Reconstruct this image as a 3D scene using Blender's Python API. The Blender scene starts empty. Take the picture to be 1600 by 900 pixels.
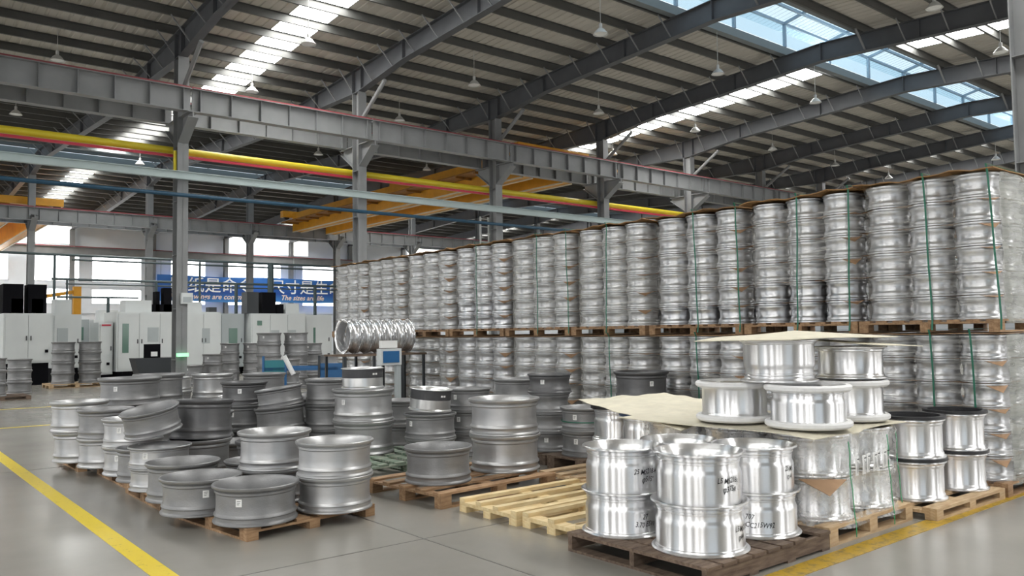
import bpy, math, random
from mathutils import Vector, Matrix
C = bpy.context.scene.collection
SC = bpy.context.scene
random.seed(7)
R = math.radians
# ---------------------------------------------------------------- camera
H = 1.6
pitch, roll, yaw = R(3.06), R(-0.766), R(39.36)
cy, sy, cp, sp, cr, sr = math.cos(yaw), math.sin(yaw), math.cos(pitch), math.sin(pitch), math.cos(roll), math.sin(roll)
fw = Vector((sy*cp, cy*cp, sp)); rr = Vector((cy, -sy, 0)); uu = rr.cross(fw)
r2 = rr*cr + uu*sr; u2 = -rr*sr + uu*cr
cam_d = bpy.data.cameras.new('camera'); cam = bpy.data.objects.new('camera', cam_d); C.objects.link(cam)
cam_d.sensor_width = 36; cam_d.lens = 1278/1600*36; cam_d.clip_end = 400
cam.matrix_world = Matrix((( r2.x, u2.x, -fw.x, 0), (r2.y, u2.y, -fw.y, 0), (r2.z, u2.z, -fw.z, H), (0, 0, 0, 1)))
SC.camera = cam
# ---------------------------------------------------------------- world, exposure
w = bpy.data.worlds.new('world'); SC.world = w; w.use_nodes = True
bg = w.node_tree.nodes['Background']; bg.inputs[0].default_value = (0.82, 0.92, 1.0, 1); bg.inputs[1].default_value = 1.5
SC.view_settings.view_transform = 'Standard'; SC.view_settings.look = 'None'
SC.view_settings.exposure = -0.28; SC.view_settings.gamma = 1.0; SC.view_settings.use_curve_mapping = False
STRIP_E, WIN_E = 26.0, 7.0
SC.cycles.max_bounces = 8; SC.cycles.transparent_max_bounces = 12; SC.cycles.sample_clamp_indirect = 6
SC.cycles.use_denoising = True

# ---------------------------------------------------------------- materials
def mat(name, col, rough=0.5, metal=0.0, noise=0.0, nscale=8.0, stretch=(1,1,1), bump=0.0, bscale=40.0, col2=None, rvar=0.0, aniso=0.0, spec=0.5):
    m = bpy.data.materials.new(name); m.use_nodes = True; nt = m.node_tree; N = nt.nodes; L = nt.links
    p = N['Principled BSDF']; p.inputs['Roughness'].default_value = rough; p.inputs['Metallic'].default_value = metal
    p.inputs['Specular IOR Level'].default_value = spec
    c = (*col, 1)
    p.inputs['Base Color'].default_value = c
    if aniso:
        p.inputs['Anisotropic'].default_value = aniso; p.inputs['Anisotropic Rotation'].default_value = .25
        tg = N.new('ShaderNodeTangent'); tg.direction_type = 'RADIAL'; tg.axis = 'Z'; L.new(tg.outputs[0], p.inputs['Tangent'])
    if noise or rvar or bump:
        tc = N.new('ShaderNodeTexCoord'); mp = N.new('ShaderNodeMapping'); mp.inputs['Scale'].default_value = stretch
        L.new(tc.outputs['Object'], mp.inputs['Vector'])
    if noise or rvar:
        n = N.new('ShaderNodeTexNoise'); n.inputs['Scale'].default_value = nscale; n.inputs['Detail'].default_value = 6
        L.new(mp.outputs[0], n.inputs['Vector'])
        if noise:
            oi = N.new('ShaderNodeObjectInfo')
            mr = N.new('ShaderNodeMapRange'); mr.inputs['From Min'].default_value = .3; mr.inputs['From Max'].default_value = .7
            L.new(n.outputs['Fac'], mr.inputs['Value'])
            mx = N.new('ShaderNodeMix'); mx.data_type = 'RGBA'
            k = 1-noise
            mx.inputs['A'].default_value = (*(col2 or (col[0]*k, col[1]*k, col[2]*k)), 1); mx.inputs['B'].default_value = c
            L.new(mr.outputs[0], mx.inputs['Factor'])
            hs = N.new('ShaderNodeHueSaturation'); L.new(mx.outputs['Result'], hs.inputs['Color'])
            mr2 = N.new('ShaderNodeMapRange'); mr2.inputs['To Min'].default_value = 1-noise*.4; mr2.inputs['To Max'].default_value = 1+noise*.3
            L.new(oi.outputs['Random'], mr2.inputs['Value']); L.new(mr2.outputs[0], hs.inputs['Value'])
            L.new(hs.outputs[0], p.inputs['Base Color'])
        if rvar:
            m3 = N.new('ShaderNodeMapRange'); m3.inputs['To Min'].default_value = max(.02, rough-rvar); m3.inputs['To Max'].default_value = rough+rvar
            L.new(n.outputs['Fac'], m3.inputs['Value']); L.new(m3.outputs[0], p.inputs['Roughness'])
    if bump:
        b = N.new('ShaderNodeBump'); b.inputs['Strength'].default_value = bump; b.inputs['Distance'].default_value = .006
        n2 = N.new('ShaderNodeTexNoise'); n2.inputs['Scale'].default_value = bscale; n2.inputs['Detail'].default_value = 5
        L.new(mp.outputs[0], n2.inputs['Vector']); L.new(n2.outputs['Fac'], b.inputs['Height']); L.new(b.outputs[0], p.inputs['Normal'])
    return m
def emit(name, col, s):
    m = bpy.data.materials.new(name); m.use_nodes = True; p = m.node_tree.nodes['Principled BSDF']
    p.inputs['Base Color'].default_value = (.8, .8, .8, 1); p.inputs['Emission Color'].default_value = (*col, 1); p.inputs['Emission Strength'].default_value = s
    return m
M = {}
M['steel'] = mat('painted_steel', (.25, .255, .26), .5, 0, .15, 2)
M['steel_dark'] = mat('grey_roof_steel', (.10, .105, .115), .55, 0, .2, 2)
M['purlin'] = mat('purlin_steel', (.095, .095, .09), .5, .2, .15, 2)
M['deck'] = mat('roof_sheet', (.54, .51, .46), .6, 0, .12, .7)
M['rail_red'] = mat('red_rail', (.28, .05, .06), .6, 0, .2, 3)
M['yellow_pipe'] = mat('yellow_pipe', (.75, .60, .03), .45, 0, .1, 2)
M['red'] = mat('red_cable', (.55, .03, .06), .5)
M['channel'] = mat('pale_duct', (.42, .50, .50), .45, 0, .1, 2)
M['dkblue'] = mat('dark_blue_pipe', (.012, .06, .11), .5)
M['orange'] = mat('crane_orange', (.72, .33, .015), .5, 0, .2, 2)
M['orange_dk'] = mat('crane_walkway', (.36, .15, .02), .6, 0, .5, 3)
M['beige'] = mat('crane_edge', (.62, .55, .42), .5)
M['raw'] = mat('raw_casting', (.29, .29, .295), .46, .55, .22, 5, (1, 1, 3), .25, 60, rvar=.08)
M['rawlight'] = mat('raw_casting_light', (.50, .50, .505), .40, .75, .12, 5, (1, 1, 4), .1, 60, rvar=.06)
M['rawdark'] = mat('raw_casting_dark', (.16, .16, .165), .45, .5, .2, 5, (1, 1, 3), .2, 60)
M['silver'] = mat('silver_rim', (.62, .625, .64), .33, .95, .07, 5, (1, 1, 4), rvar=.05, aniso=.35)
M['polish'] = mat('turned_aluminium', (.88, .88, .89), .31, 1, .04, 30, (1, 1, 12), rvar=.04, aniso=.85)
M['bright_band'] = mat('machined_band', (.80, .80, .79), .3, .9)
M['black_band'] = mat('black_tape', (.025, .025, .028), .45)
M['dk_band'] = mat('dark_grey_band', (.07, .07, .075), .5, .3)
M['blue_band'] = mat('navy_tape', (.03, .06, .13), .45)
M['foam'] = mat('white_foam', (.82, .82, .82), .6, 0, .05, 20, bump=.2)
M['sticker'] = mat('white_sticker', (.85, .85, .84), .5)
M['ink'] = mat('ink', (.01, .01, .015), .5)
M['wood'] = mat('pallet_wood', (.42, .27, .15), .75, 0, .5, 6, (1, 6, 6), .3, 50, col2=(.22, .12, .06))
M['wood_dark'] = mat('dark_pallet_wood', (.20, .145, .105), .8, 0, .5, 6, (1, 6, 6), .4, 50, col2=(.08, .05, .035))
M['wood_light'] = mat('fresh_pine', (.78, .64, .38), .65, 0, .3, 5, (1, 5, 5), .15, 50, col2=(.62, .45, .22))
M['wood_mid'] = mat('pale_pallet_wood', (.60, .45, .28), .7, 0, .4, 6, (1, 6, 6), .25, 50, col2=(.42, .27, .14))
M['wood_green'] = mat('green_pallet_wood', (.38, .41, .33), .7, 0, .5, 5, (1, 5, 5), .2, 50, col2=(.03, .10, .06))
M['lidm'] = mat('orange_brown_board', (.42, .23, .09), .8, 0, .4, 9)
M['card'] = mat('cardboard', (.42, .26, .15), .8, 0, .2, 10)
M['card_pale'] = mat('pale_cardboard', (.75, .70, .56), .7, 0, .15, 8, bump=.5, bscale=20)
M['strap'] = mat('green_strap', (.02, .16, .10), .4)
M['white_mach'] = mat('machine_white', (.66, .69, .69), .4, 0, .06, 2)
M['grey_mach'] = mat('machine_grey', (.42, .46, .47), .4, 0, .06, 2)
M['dark_mach'] = mat('machine_dark', (.035, .04, .045), .5)
M['black'] = mat('black_part', (.006, .006, .008), .9, spec=.1)
M['glass_green'] = mat('machine_window', (.10, .19, .15), .15)
M['frame_dark'] = mat('dark_frame', (.05, .075, .08), .5)
M['blue'] = mat('blue_paint', (.02, .12, .30), .4)
M['teal'] = mat('teal_paint', (.02, .20, .24), .4)
M['lampw'] = mat('lamp_shade', (.55, .55, .53), .4)
M['wall_in'] = mat('dark_unseen_wall', (.22, .225, .23), .7)  # unseen walls, kept dark for contrast in the rim reflections
M['wallp'] = mat('wall_sheet', (.80, .84, .89), .6, 0, .05, 1)
M['foil'] = mat('foil_wrap', (.88, .88, .89), .27, .85, .05, 20, bump=.6, bscale=14)
M['strip'] = emit('translucent_roof_sheet', (1, 1, .97), STRIP_E)
M['pane'] = emit('daylit_window_pane', (1, 1, 1), WIN_E)
M['pane_unseen'] = emit('unseen_window_glow', (1, 1, 1), 6.0)  # unseen panes, added so the polished rims reflect bright bands
M['clere'] = emit('daylit_clerestory_sheet', (1, 1, .94), 1.6)
M['lens_white'] = mat('lamp_lens', (.8, .8, .78), .3)  # plain white lens, lamp is off and emits nothing
M['green_led'] = emit('green_light', (.1, 1, .3), 1.2)
def banner_mat():
    m = bpy.data.materials.new('banner_print'); m.use_nodes = True; N = m.node_tree.nodes; L = m.node_tree.links; p = N['Principled BSDF']
    tc = N.new('ShaderNodeTexCoord'); s = N.new('ShaderNodeSeparateXYZ'); L.new(tc.outputs['Object'], s.inputs[0])
    r = N.new('ShaderNodeValToRGB'); mr = N.new('ShaderNodeMapRange'); mr.inputs['From Min'].default_value = 0; mr.inputs['From Max'].default_value = 2.2
    L.new(s.outputs['Z'], mr.inputs['Value']); L.new(mr.outputs[0], r.inputs[0])
    r.color_ramp.elements[0].color = (.05, .22, .55, 1); r.color_ramp.elements[1].color = (.03, .16, .50, 1)
    e = r.color_ramp.elements.new(.35); e.color = (.01, .07, .32, 1)
    L.new(r.outputs[0], p.inputs['Base Color']); p.inputs['Roughness'].default_value = .5
    return m
M['banner'] = banner_mat()
def floor_mat():
    m = bpy.data.materials.new('polished_concrete'); m.use_nodes = True; N = m.node_tree.nodes; L = m.node_tree.links; p = N['Principled BSDF']
    tc = N.new('ShaderNodeTexCoord')
    n = N.new('ShaderNodeTexNoise'); n.inputs['Scale'].default_value = .35; n.inputs['Detail'].default_value = 8; n.inputs['Roughness'].default_value = .6
    L.new(tc.outputs['Object'], n.inputs['Vector'])
    r = N.new('ShaderNodeValToRGB'); r.color_ramp.elements[0].position = .3; r.color_ramp.elements[1].position = .72
    r.color_ramp.elements[0].color = (.235, .225, .20, 1); r.color_ramp.elements[1].color = (.335, .32, .29, 1)
    L.new(n.outputs['Fac'], r.inputs[0]); L.new(r.outputs[0], p.inputs['Base Color'])
    n2 = N.new('ShaderNodeTexNoise'); n2.inputs['Scale'].default_value = .9; n2.inputs['Detail'].default_value = 4
    L.new(tc.outputs['Object'], n2.inputs['Vector'])
    mr = N.new('ShaderNodeMapRange'); mr.inputs['To Min'].default_value = .17; mr.inputs['To Max'].default_value = .30
    L.new(n2.outputs['Fac'], mr.inputs['Value']); L.new(mr.outputs[0], p.inputs['Roughness'])
    p.inputs['Specular IOR Level'].default_value = .55
    return m
M['floor'] = floor_mat()
def paint_mat(c1=(.74, .56, .02, 1), lo=.30, hi=.42):
    m = mat('yellow_floor_paint', (.72, .55, .02), .35, 0, .15, 3)
    N = m.node_tree.nodes; L = m.node_tree.links; p = N['Principled BSDF']
    tc = N.new('ShaderNodeTexCoord'); v = N.new('ShaderNodeTexNoise'); v.inputs['Scale'].default_value = 14; v.inputs['Detail'].default_value = 10; v.inputs['Roughness'].default_value = .75
    L.new(tc.outputs['Object'], v.inputs['Vector'])
    r = N.new('ShaderNodeValToRGB'); r.color_ramp.elements[0].position = lo; r.color_ramp.elements[1].position = hi
    r.color_ramp.elements[0].color = (.16, .12, .05, 1); r.color_ramp.elements[1].color = c1
    L.new(v.outputs['Fac'], r.inputs[0]); L.new(r.outputs[0], p.inputs['Base Color'])
    return m
M['paint'] = paint_mat()
M['paint_worn'] = paint_mat((.46, .29, .02, 1), .36, .52)
def film_mat(name, lo, hi, tint=(.80, .79, .76), sc=(1, 1, 7), rot=(0.12, .05, 0)):
    m = bpy.data.materials.new(name); m.use_nodes = True; N = m.node_tree.nodes; L = m.node_tree.links; p = N['Principled BSDF']; out = N['Material Output']
    p.inputs['Base Color'].default_value = (*tint, 1); p.inputs['Roughness'].default_value = .22; p.inputs['Specular IOR Level'].default_value = .8
    t = N.new('ShaderNodeBsdfTransparent'); mx = N.new('ShaderNodeMixShader')
    tc = N.new('ShaderNodeTexCoord'); mp = N.new('ShaderNodeMapping'); mp.inputs['Scale'].default_value = sc; mp.inputs['Rotation'].default_value = rot
    L.new(tc.outputs['Object'], mp.inputs[0])
    n = N.new('ShaderNodeTexNoise'); n.inputs['Scale'].default_value = 3.2; n.inputs['Detail'].default_value = 7; n.inputs['Roughness'].default_value = .65
    n.inputs['Distortion'].default_value = .6; L.new(mp.outputs[0], n.inputs['Vector'])
    mr = N.new('ShaderNodeMapRange'); mr.inputs['From Min'].default_value = .35; mr.inputs['From Max'].default_value = .68
    mr.inputs['To Min'].default_value = lo; mr.inputs['To Max'].default_value = hi
    L.new(n.outputs['Fac'], mr.inputs['Value']); L.new(mr.outputs[0], mx.inputs[0])
    b = N.new('ShaderNodeBump'); b.inputs['Strength'].default_value = .6; b.inputs['Distance'].default_value = .012
    L.new(n.outputs['Fac'], b.inputs['Height']); L.new(b.outputs[0], p.inputs['Normal'])
    L.new(t.outputs[0], mx.inputs[1]); L.new(p.outputs[0], mx.inputs[2]); L.new(mx.outputs[0], out.inputs[0])
    return m
M['film'] = film_mat('stretch_film', .0, .36, sc=(.7, .7, 12))
M['film_mid'] = film_mat('hazy_stretch_film', .05, .48, (.72, .71, .66), (.7, .7, 11))
M['film_thick'] = film_mat('thick_stretch_film', .12, .42, (.58, .57, .52))
M['film_end'] = film_mat('layered_stretch_film', .40, .72, (.44, .45, .41))
M['film_clear'] = film_mat('clear_crinkled_film', .0, .5, (.86, .87, .87), (4, 4, 4), (.6, .3, .2))
def glass_mat():
    m = bpy.data.materials.new('roof_glass'); m.use_nodes = True; N = m.node_tree.nodes; L = m.node_tree.links; p = N['Principled BSDF']; out = N['Material Output']
    p.inputs['Base Color'].default_value = (.75, .85, .9, 1); p.inputs['Roughness'].default_value = .3
    t = N.new('ShaderNodeBsdfTransparent'); t.inputs[0].default_value = (.84, .93, .97, 1); mx = N.new('ShaderNodeMixShader'); mx.inputs[0].default_value = .18
    L.new(t.outputs[0], mx.inputs[1]); L.new(p.outputs[0], mx.inputs[2]); L.new(mx.outputs[0], out.inputs[0])
    return m
M['glass'] = glass_mat()

# ---------------------------------------------------------------- mesh helpers
class MB:
    def __init__(s): s.v = []; s.f = []; s.sm = []
    def add(s, vs, fs, sm=False):
        o = len(s.v); s.v += [tuple(p) for p in vs]; s.f += [[o+i for i in f] for f in fs]; s.sm += [sm]*len(fs); return s
    def box(s, a, b, mtx=None):
        x0, y0, z0 = a; x1, y1, z1 = b
        vs = [(x0,y0,z0),(x1,y0,z0),(x1,y1,z0),(x0,y1,z0),(x0,y0,z1),(x1,y0,z1),(x1,y1,z1),(x0,y1,z1)]
        if mtx: vs = [mtx @ Vector(p) for p in vs]
        return s.add(vs, [(3,2,1,0),(4,5,6,7),(0,1,5,4),(1,2,6,5),(2,3,7,6),(3,0,4,7)])
    def tube(s, p0, p1, r, n=8, r1=None, cap=True):
        p0 = Vector(p0); p1 = Vector(p1); d = (p1-p0).normalized(); a = d.orthogonal().normalized(); b = d.cross(a); r1 = r if r1 is None else r1
        vs = [p0+(a*math.cos(6.2832*i/n)+b*math.sin(6.2832*i/n))*r for i in range(n)] + [p1+(a*math.cos(6.2832*i/n)+b*math.sin(6.2832*i/n))*r1 for i in range(n)]
        s.add(vs, [(i, (i+1) % n, n+(i+1) % n, n+i) for i in range(n)], True)
        if cap: s.add(vs, [tuple(range(n))[::-1], tuple(range(n, 2*n))])
        return s
    def bar(s, p0, p1, w_, h_):
        p0 = Vector(p0); p1 = Vector(p1); d = (p1-p0); L_ = d.length; d.normalize()
        up = Vector((0,0,1)) if abs(d.z) < .95 else Vector((0,1,0))
        a = d.cross(up).normalized(); b = a.cross(d)
        m = Matrix(((d.x,a.x,b.x,p0.x),(d.y,a.y,b.y,p0.y),(d.z,a.z,b.z,p0.z),(0,0,0,1)))
        return s.box((0,-w_/2,-h_/2), (L_, w_/2, h_/2), m)
    def lathe(s, prof, n=48, closed=True, cx=0, cy=0):
        k = len(prof); vs = []
        for i in range(n):
            c, q = math.cos(6.28318*i/n), math.sin(6.28318*i/n)
            vs += [(cx+r*c, cy+r*q, z) for r, z in prof]
        fs = []
        for i in range(n):
            j = (i+1) % n
            for t in range(k if closed else k-1):
                u = (t+1) % k
                fs.append((i*k+t, j*k+t, j*k+u, i*k+u))
        return s.add(vs, fs, True)
    def prism(s, prof, p0, ax_u, ax_v, d):       # profile in plane (u,v) swept along d
        p0 = Vector(p0); u = Vector(ax_u); v = Vector(ax_v); d = Vector(d); k = len(prof)
        vs = [p0+u*a+v*b for a, b in prof] + [p0+u*a+v*b+d for a, b in prof]
        return s.add(vs, [(i, (i+1) % k, k+(i+1) % k, k+i) for i in range(k)] + [tuple(range(k))[::-1], tuple(range(k, 2*k))])
    def mesh(s, name, m, sharp=35):
        me = bpy.data.meshes.new(name); me.from_pydata(s.v, [], s.f); me.polygons.foreach_set('use_smooth', s.sm)
        if any(s.sm): me.set_sharp_from_angle(angle=R(sharp))
        me.materials.append(m); me.update(); return me
def ob(name, me, parent=None, loc=(0,0,0), rz=0, m=None, **kw):
    if isinstance(me, MB): me = me.mesh(name, m)
    o = bpy.data.objects.new(name, me); C.objects.link(o); o.location = loc; o.rotation_euler = (0, 0, rz)
    if parent: o.parent = parent
    for k_, v_ in kw.items(): o[k_] = v_
    return o
def thing(name, label, cat, loc=(0,0,0), rz=0, group=None):
    o = ob(name, None, None, loc, rz, label=label, category=cat)
    if group: o['group'] = group
    return o
def tag(o, label, cat, group=None):
    o['label'] = label; o['category'] = cat
    if group: o['group'] = group
    return o
ORD = ['first','second','third','fourth','fifth','sixth','seventh','eighth','ninth','tenth','eleventh','twelfth','thirteenth','fourteenth','fifteenth','sixteenth','seventeenth','eighteenth','nineteenth','twentieth']
ORD += ['twenty-'+o for o in ORD[:9]] + ['thirtieth'] + ['thirty-'+o for o in ORD[:9]] + ['fortieth'] + ['forty-'+o for o in ORD[:9]] + ['fiftieth']+['fifty-'+o for o in ORD[:9]]
def o1(i): return ORD[i]

# ================================================================ SETTING
X0, X1 = -16.0, 82.0
YW = 71.0
ZR, SLOPE = 11.55, .0485
def roofz(y):
    t = (y-14.5) % 33.0
    return ZR - SLOPE*min(t, 33.0-t)
b = MB(); b.box((X0, -12, -.2), (X1, YW, 0)); ob('floor', b, m=M['floor'], kind='structure')
# floor joints: thin dark grooves filled with sealant
b = MB()
for y in (-6, 0, 5.45, 11.5, 17.5, 23.5, 29.5, 35.5): b.box((X0, y-.006, 0), (X1, y+.006, .0012))
for x in (-9, -3, 3.55, 9.5, 15.5, 21.5): b.box((x-.006, -12, 0), (x+.006, 45, .0012))
ob('trim_1', b, m=mat('joint_sealant', (.10, .095, .085), .6), kind='structure')
# floor paint
b = MB(); b.box((1.64, 4.0, 0), (1.785, 34, .003)); tag(ob('floor_marking', b, m=M['paint']), 'bright yellow floor line running past the left of the grey castings', 'floor marking')
b = MB(); b.box((3.6, 2.98, 0), (16, 3.145, .003)); tag(ob('floor_marking', b, m=M['paint_worn']), 'worn yellow floor line along the polished rim pallets at lower right', 'floor marking')
b = MB(); b.box((-9, 17.1, 0), (4.0, 17.2, .003)); tag(ob('floor_marking', b, m=M['paint']), 'thin yellow cross line on the floor, nearer of two at far left', 'floor marking')
b = MB(); b.box((-9, 21.6, 0), (4.6, 21.7, .003)); tag(ob('floor_marking', b, m=M['paint']), 'thin yellow cross line on the floor, farther of two at far left', 'floor marking')
# ceiling: ribbed sheets between translucent strips, open at ridge monitors
YB = [-12, -2, 13.1, 15.9, 31, 46.1, 48.9, 64, YW]
SX = [-7.25, 10.75, 28.75, 46.75, 64.75]
SWD = .62
def sheet(xa, xb, rib=.3, up=0):
    bb = MB()
    for ya, yb in zip(YB[:-1], YB[1:]):
        if (ya, yb) in ((13.1, 15.9), (46.1, 48.9)): continue
        xs = []; x = xa; n = max(1, round((xb-xa)/rib)); st = (xb-xa)/n
        for i in range(n):
            q = xa+i*st
            xs += [(q, 0), (q+st*.62, 0), (q+st*.7, .022), (q+st*.92, .022)]
        xs.append((xb, 0))
        za, zb = roofz(ya)+up, roofz(yb)+up
        vs = [(x, ya, za+d) for x, d in xs] + [(x, yb, zb+d) for x, d in xs]; k = len(xs)
        bb.add(vs, [(i, i+1, k+i+1, k+i) for i in range(k-1)])
    return bb
ed = [X0] + [v for s_ in SX for v in (s_-SWD, s_+SWD)] + [X1]
first = True
for i in range(0, len(ed), 2):
    ob('ceiling', sheet(ed[i], ed[i+1]), m=M['deck'], kind='structure')
for i, s_ in enumerate(SX):
    ob('window_%d' % (i+1), sheet(s_-SWD, s_+SWD, .2, .01), m=M['strip'], kind='structure')
# far wall with windows
b = MB()
def wallrect(bb, x0, z0, x1, z1, y=YW, t=.15): bb.box((x0, y, z0), (x1, y+t, z1))
WIN = [(5.0, 9.6), (11.2, 14.4), (15.2, 19.0), (21.2, 24.2), (26.0, 31.0), (33.0, 37.5), (39.5, 44), (46, 51), (53, 58), (60, 66)]
WZ = [(4.2, 5.45), (5.95, 8.0)]
def wall_holes():
    zs = [0, 4.2, 5.45, 5.95, 8.0, 13]
    for zi in range(5):
        za, zb = zs[zi], zs[zi+1]
        if zi in (0, 2, 4): wallrect(b, X0, za, X1, zb)
        else:
            x = X0
            for xa, xb in WIN: wallrect(b, x, za, xa, zb); x = xb
            wallrect(b, x, za, X1, zb)
wall_holes()
for x in range(0, 80, 1):      # vertical cladding ribs
    pass
ob('wall_back', b, m=M['wallp'], kind='structure')
n = 6
for xa, xb in WIN:
    for za, zb in WZ:
        bb = MB()
        for q in (xa, xb-.08): bb.box((q, YW-.03, za), (q+.08, YW+.1, zb))
        for q in (za, zb-.08): bb.box((xa, YW-.03, q), (xb, YW+.1, q+.08))
        fr = ob('window_%d' % n, bb, m=M['wallp'], kind='structure'); n += 1
        k = max(2, round((xb-xa)/1.6)); st = (xb-xa-.16)/k
        for i in range(k):
            pb = MB(); pb.box((xa+.08+i*st+.02, YW+.02, za+.08), (xa+.08+(i+1)*st-.02, YW+.05, zb-.08)); ob('pane', pb, fr, m=M['pane'])
# bright translucent wall sheets above the wall girder
for xa, xb in ((9.3, 14.0), (26.2, 28.4), (29.2, 33.6), (44.5, 50), (56, 62)):
    b = MB(); b.box((xa, YW-.04, 8.9), (xb, YW-.01, 11.0)); ob('window_%d' % n, b, m=M['clere'], kind='structure'); n += 1
b = MB(); b.box((X1, -12, 0), (X1+.15, YW, 13)); ob('wall_right', b, m=M['wallp'], kind='structure')
# unseen walls behind the camera, open gate, windows added to band rim reflections
def window_wall(name, horizontal, fixed, a0, a1, gate):
    global n
    b = MB()
    def add(bb, u0, z0, u1, z1, d0=0, d1=.15):
        if horizontal: bb.box((u0, fixed+min(-d0, -d1), z0), (u1, fixed+max(-d0, -d1), z1))
        else: bb.box((fixed+min(-d0, -d1), u0, z0), (fixed+max(-d0, -d1), u1, z1))
    u = a0
    holes = []
    q = a0+2
    while q+3.2 < a1: holes.append((q, q+3.2)); q += 8.0
    holes = [h_ for h_ in holes if not (h_[1] > gate[0]-.5 and h_[0] < gate[1]+.5)]
    evs = sorted(holes+[gate])
    for ha, hb in evs:
        add(b, u, 0, ha, 13)
        if (ha, hb) == gate: add(b, ha, 5.2, hb, 13)
        else:
            add(b, ha, 0, hb, 1.1); add(b, ha, 4.4, hb, 5.6); add(b, ha, 7.8, hb, 13)
        u = hb
    add(b, u, 0, a1, 13)
    ob(name, b, m=M['wall_in'], kind='structure')
    for ha, hb in holes:
        for z0, z1 in ((1.1, 4.4), (5.6, 7.8)):
            bb = MB(); add(bb, ha, z0, hb, z1, .05, .08); ob('window_%d' % n, bb, m=M['pane_unseen'], kind='structure'); n += 1
window_wall('wall_front', True, -12, X0, X1, (-6, 2))
window_wall('wall_left', False, X0, -12, YW, (10, 16))
# girts on the wall
for i, z in enumerate((3.6, 5.7)):
    b = MB(); b.box((X0, YW-.12, z-.1), (X1, YW, z+.1)); ob('trim_%d' % (i+2), b, m=M['wallp'], kind='structure')

# ================================================================ ROOF STEEL
RAFX = [1.75+6*k for k in range(-1, 14)]
def rafter_mesh(ya, yb):
    bb = MB(); ys = []
    y = ya
    brk = [4.5, 7.5, 14.5, 22, 25, 28, 31, 34, 47.5, 46.99, 50, 53, 64, 68, 71]
    ys = sorted(set([ya, yb] + [q for q in brk if ya < q < yb]))
    def top(y): return roofz(y)-.245
    def bot(y):
        d = .62
        for c in (4.5, 25, 50, 71):
            d = max(d, .62+.22*max(0, 1-abs(y-c)/3.0))
        return top(y)-d
    for a, c in zip(ys[:-1], ys[1:]):
        za, zc, ba, bc = top(a), top(c), bot(a), bot(c)
        for (u0, u1, t0, t1, w_) in ((za, zc, za-.02, zc-.02, .13), (za, zc, ba, bc, .008), (ba+.02, bc+.02, ba, bc, .13)):
            vs = [(-w_,a,t0),(w_,a,t0),(w_,c,t1),(-w_,c,t1),(-w_,a,u0),(w_,a,u0),(w_,c,u1),(-w_,c,u1)]
            bb.add(vs, [(3,2,1,0),(4,5,6,7),(0,1,5,4),(1,2,6,5),(2,3,7,6),(3,0,4,7)])
    return bb, top, bot
rb, rtop, rbot = rafter_mesh(2.0, YW)
rme = rb.mesh('roof_rafter', M['steel_dark'])
PUR = []
y = 14.5
for s_ in (1,):
    for k in range(1, 14): PUR += [14.3-1.32*k]
    for k in range(0, 13): PUR.append(16.1+1.32*k)
    for k in range(0, 13): PUR.append(31.6+1.32*k)
    for k in range(0, 18): PUR.append(49.1+1.32*k)
PUR = sorted(q for q in PUR if -1 < q < 70.5)
PUR += [12.95]; PUR.sort()
# stiffener + fly brace meshes (shared)
STY = [4.3, 7.4, 11.2, 14.5, 18, 22, 24.7, 25.3, 28.2, 32, 38, 44, 47.5, 49.8, 50.2, 56]
stm = {}
for q in STY:
    bb = MB(); bb.box((-.12, q-.01, rbot(q)+.01), (.12, q+.01, rtop(q)-.01)); stm[q] = bb.mesh('stiffener', M['steel_dark'])
brm = {}
for q in PUR:
    if 3 < q < 60:
        bb = MB(); z = rtop(q)
        bb.bar((-.02, q, rbot(q)+.05), (-.62, q, z+.02), .035, .035); brm[q] = bb.mesh('fly_brace', M['steel'])
for i, x in enumerate(RAFX):
    lab = 'dark grey roof rafter left of all near columns, extreme left' if i == 0 else ('dark grey roof rafter just left of the leftmost visible near column' if i == 1 else 'dark grey roof rafter carried by the %s near column from the left' % o1(i-2))
    o = tag(ob('roof_rafter', rme, loc=(x, 0, 0)), lab, 'roof beam')
    if True:
        for q in STY: ob('stiffener', stm[q], o)
        if i < 11:
            for q in sorted(brm): 
                if (q < 32 or i < 5): ob('fly_brace', brm[q], o)
pm = MB()
for (a0, b0, a1, b1) in ((-.002, 0, .004, .24), (-.06, .232, .004, .24), (-.002, 0, .07, .008)): pm.box((X0, a0, b0), (X1, a1, b1))
pme = pm.mesh('roof_purlin', M['purlin'])
near = [q for q in PUR if q < 31.3]; far = [q for q in PUR if q >= 31.3]
for q in PUR:
    z = roofz(q)-.24
    if q < 14: l = 'grey roof purlin, %s from the near skylight on its camera side' % o1([p for p in sorted(near, reverse=True) if p < 14].index(q))
    elif q < 31.3: l = 'grey roof purlin, %s beyond the near skylight going down to the valley' % o1([p for p in near if p > 14].index(q))
    else: l = 'grey roof purlin over the far crane bay, %s past the roof valley' % o1(far.index(q))
    tag(ob('roof_purlin', pme, loc=(0, q, z-.002)), l, 'purlin')
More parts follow.
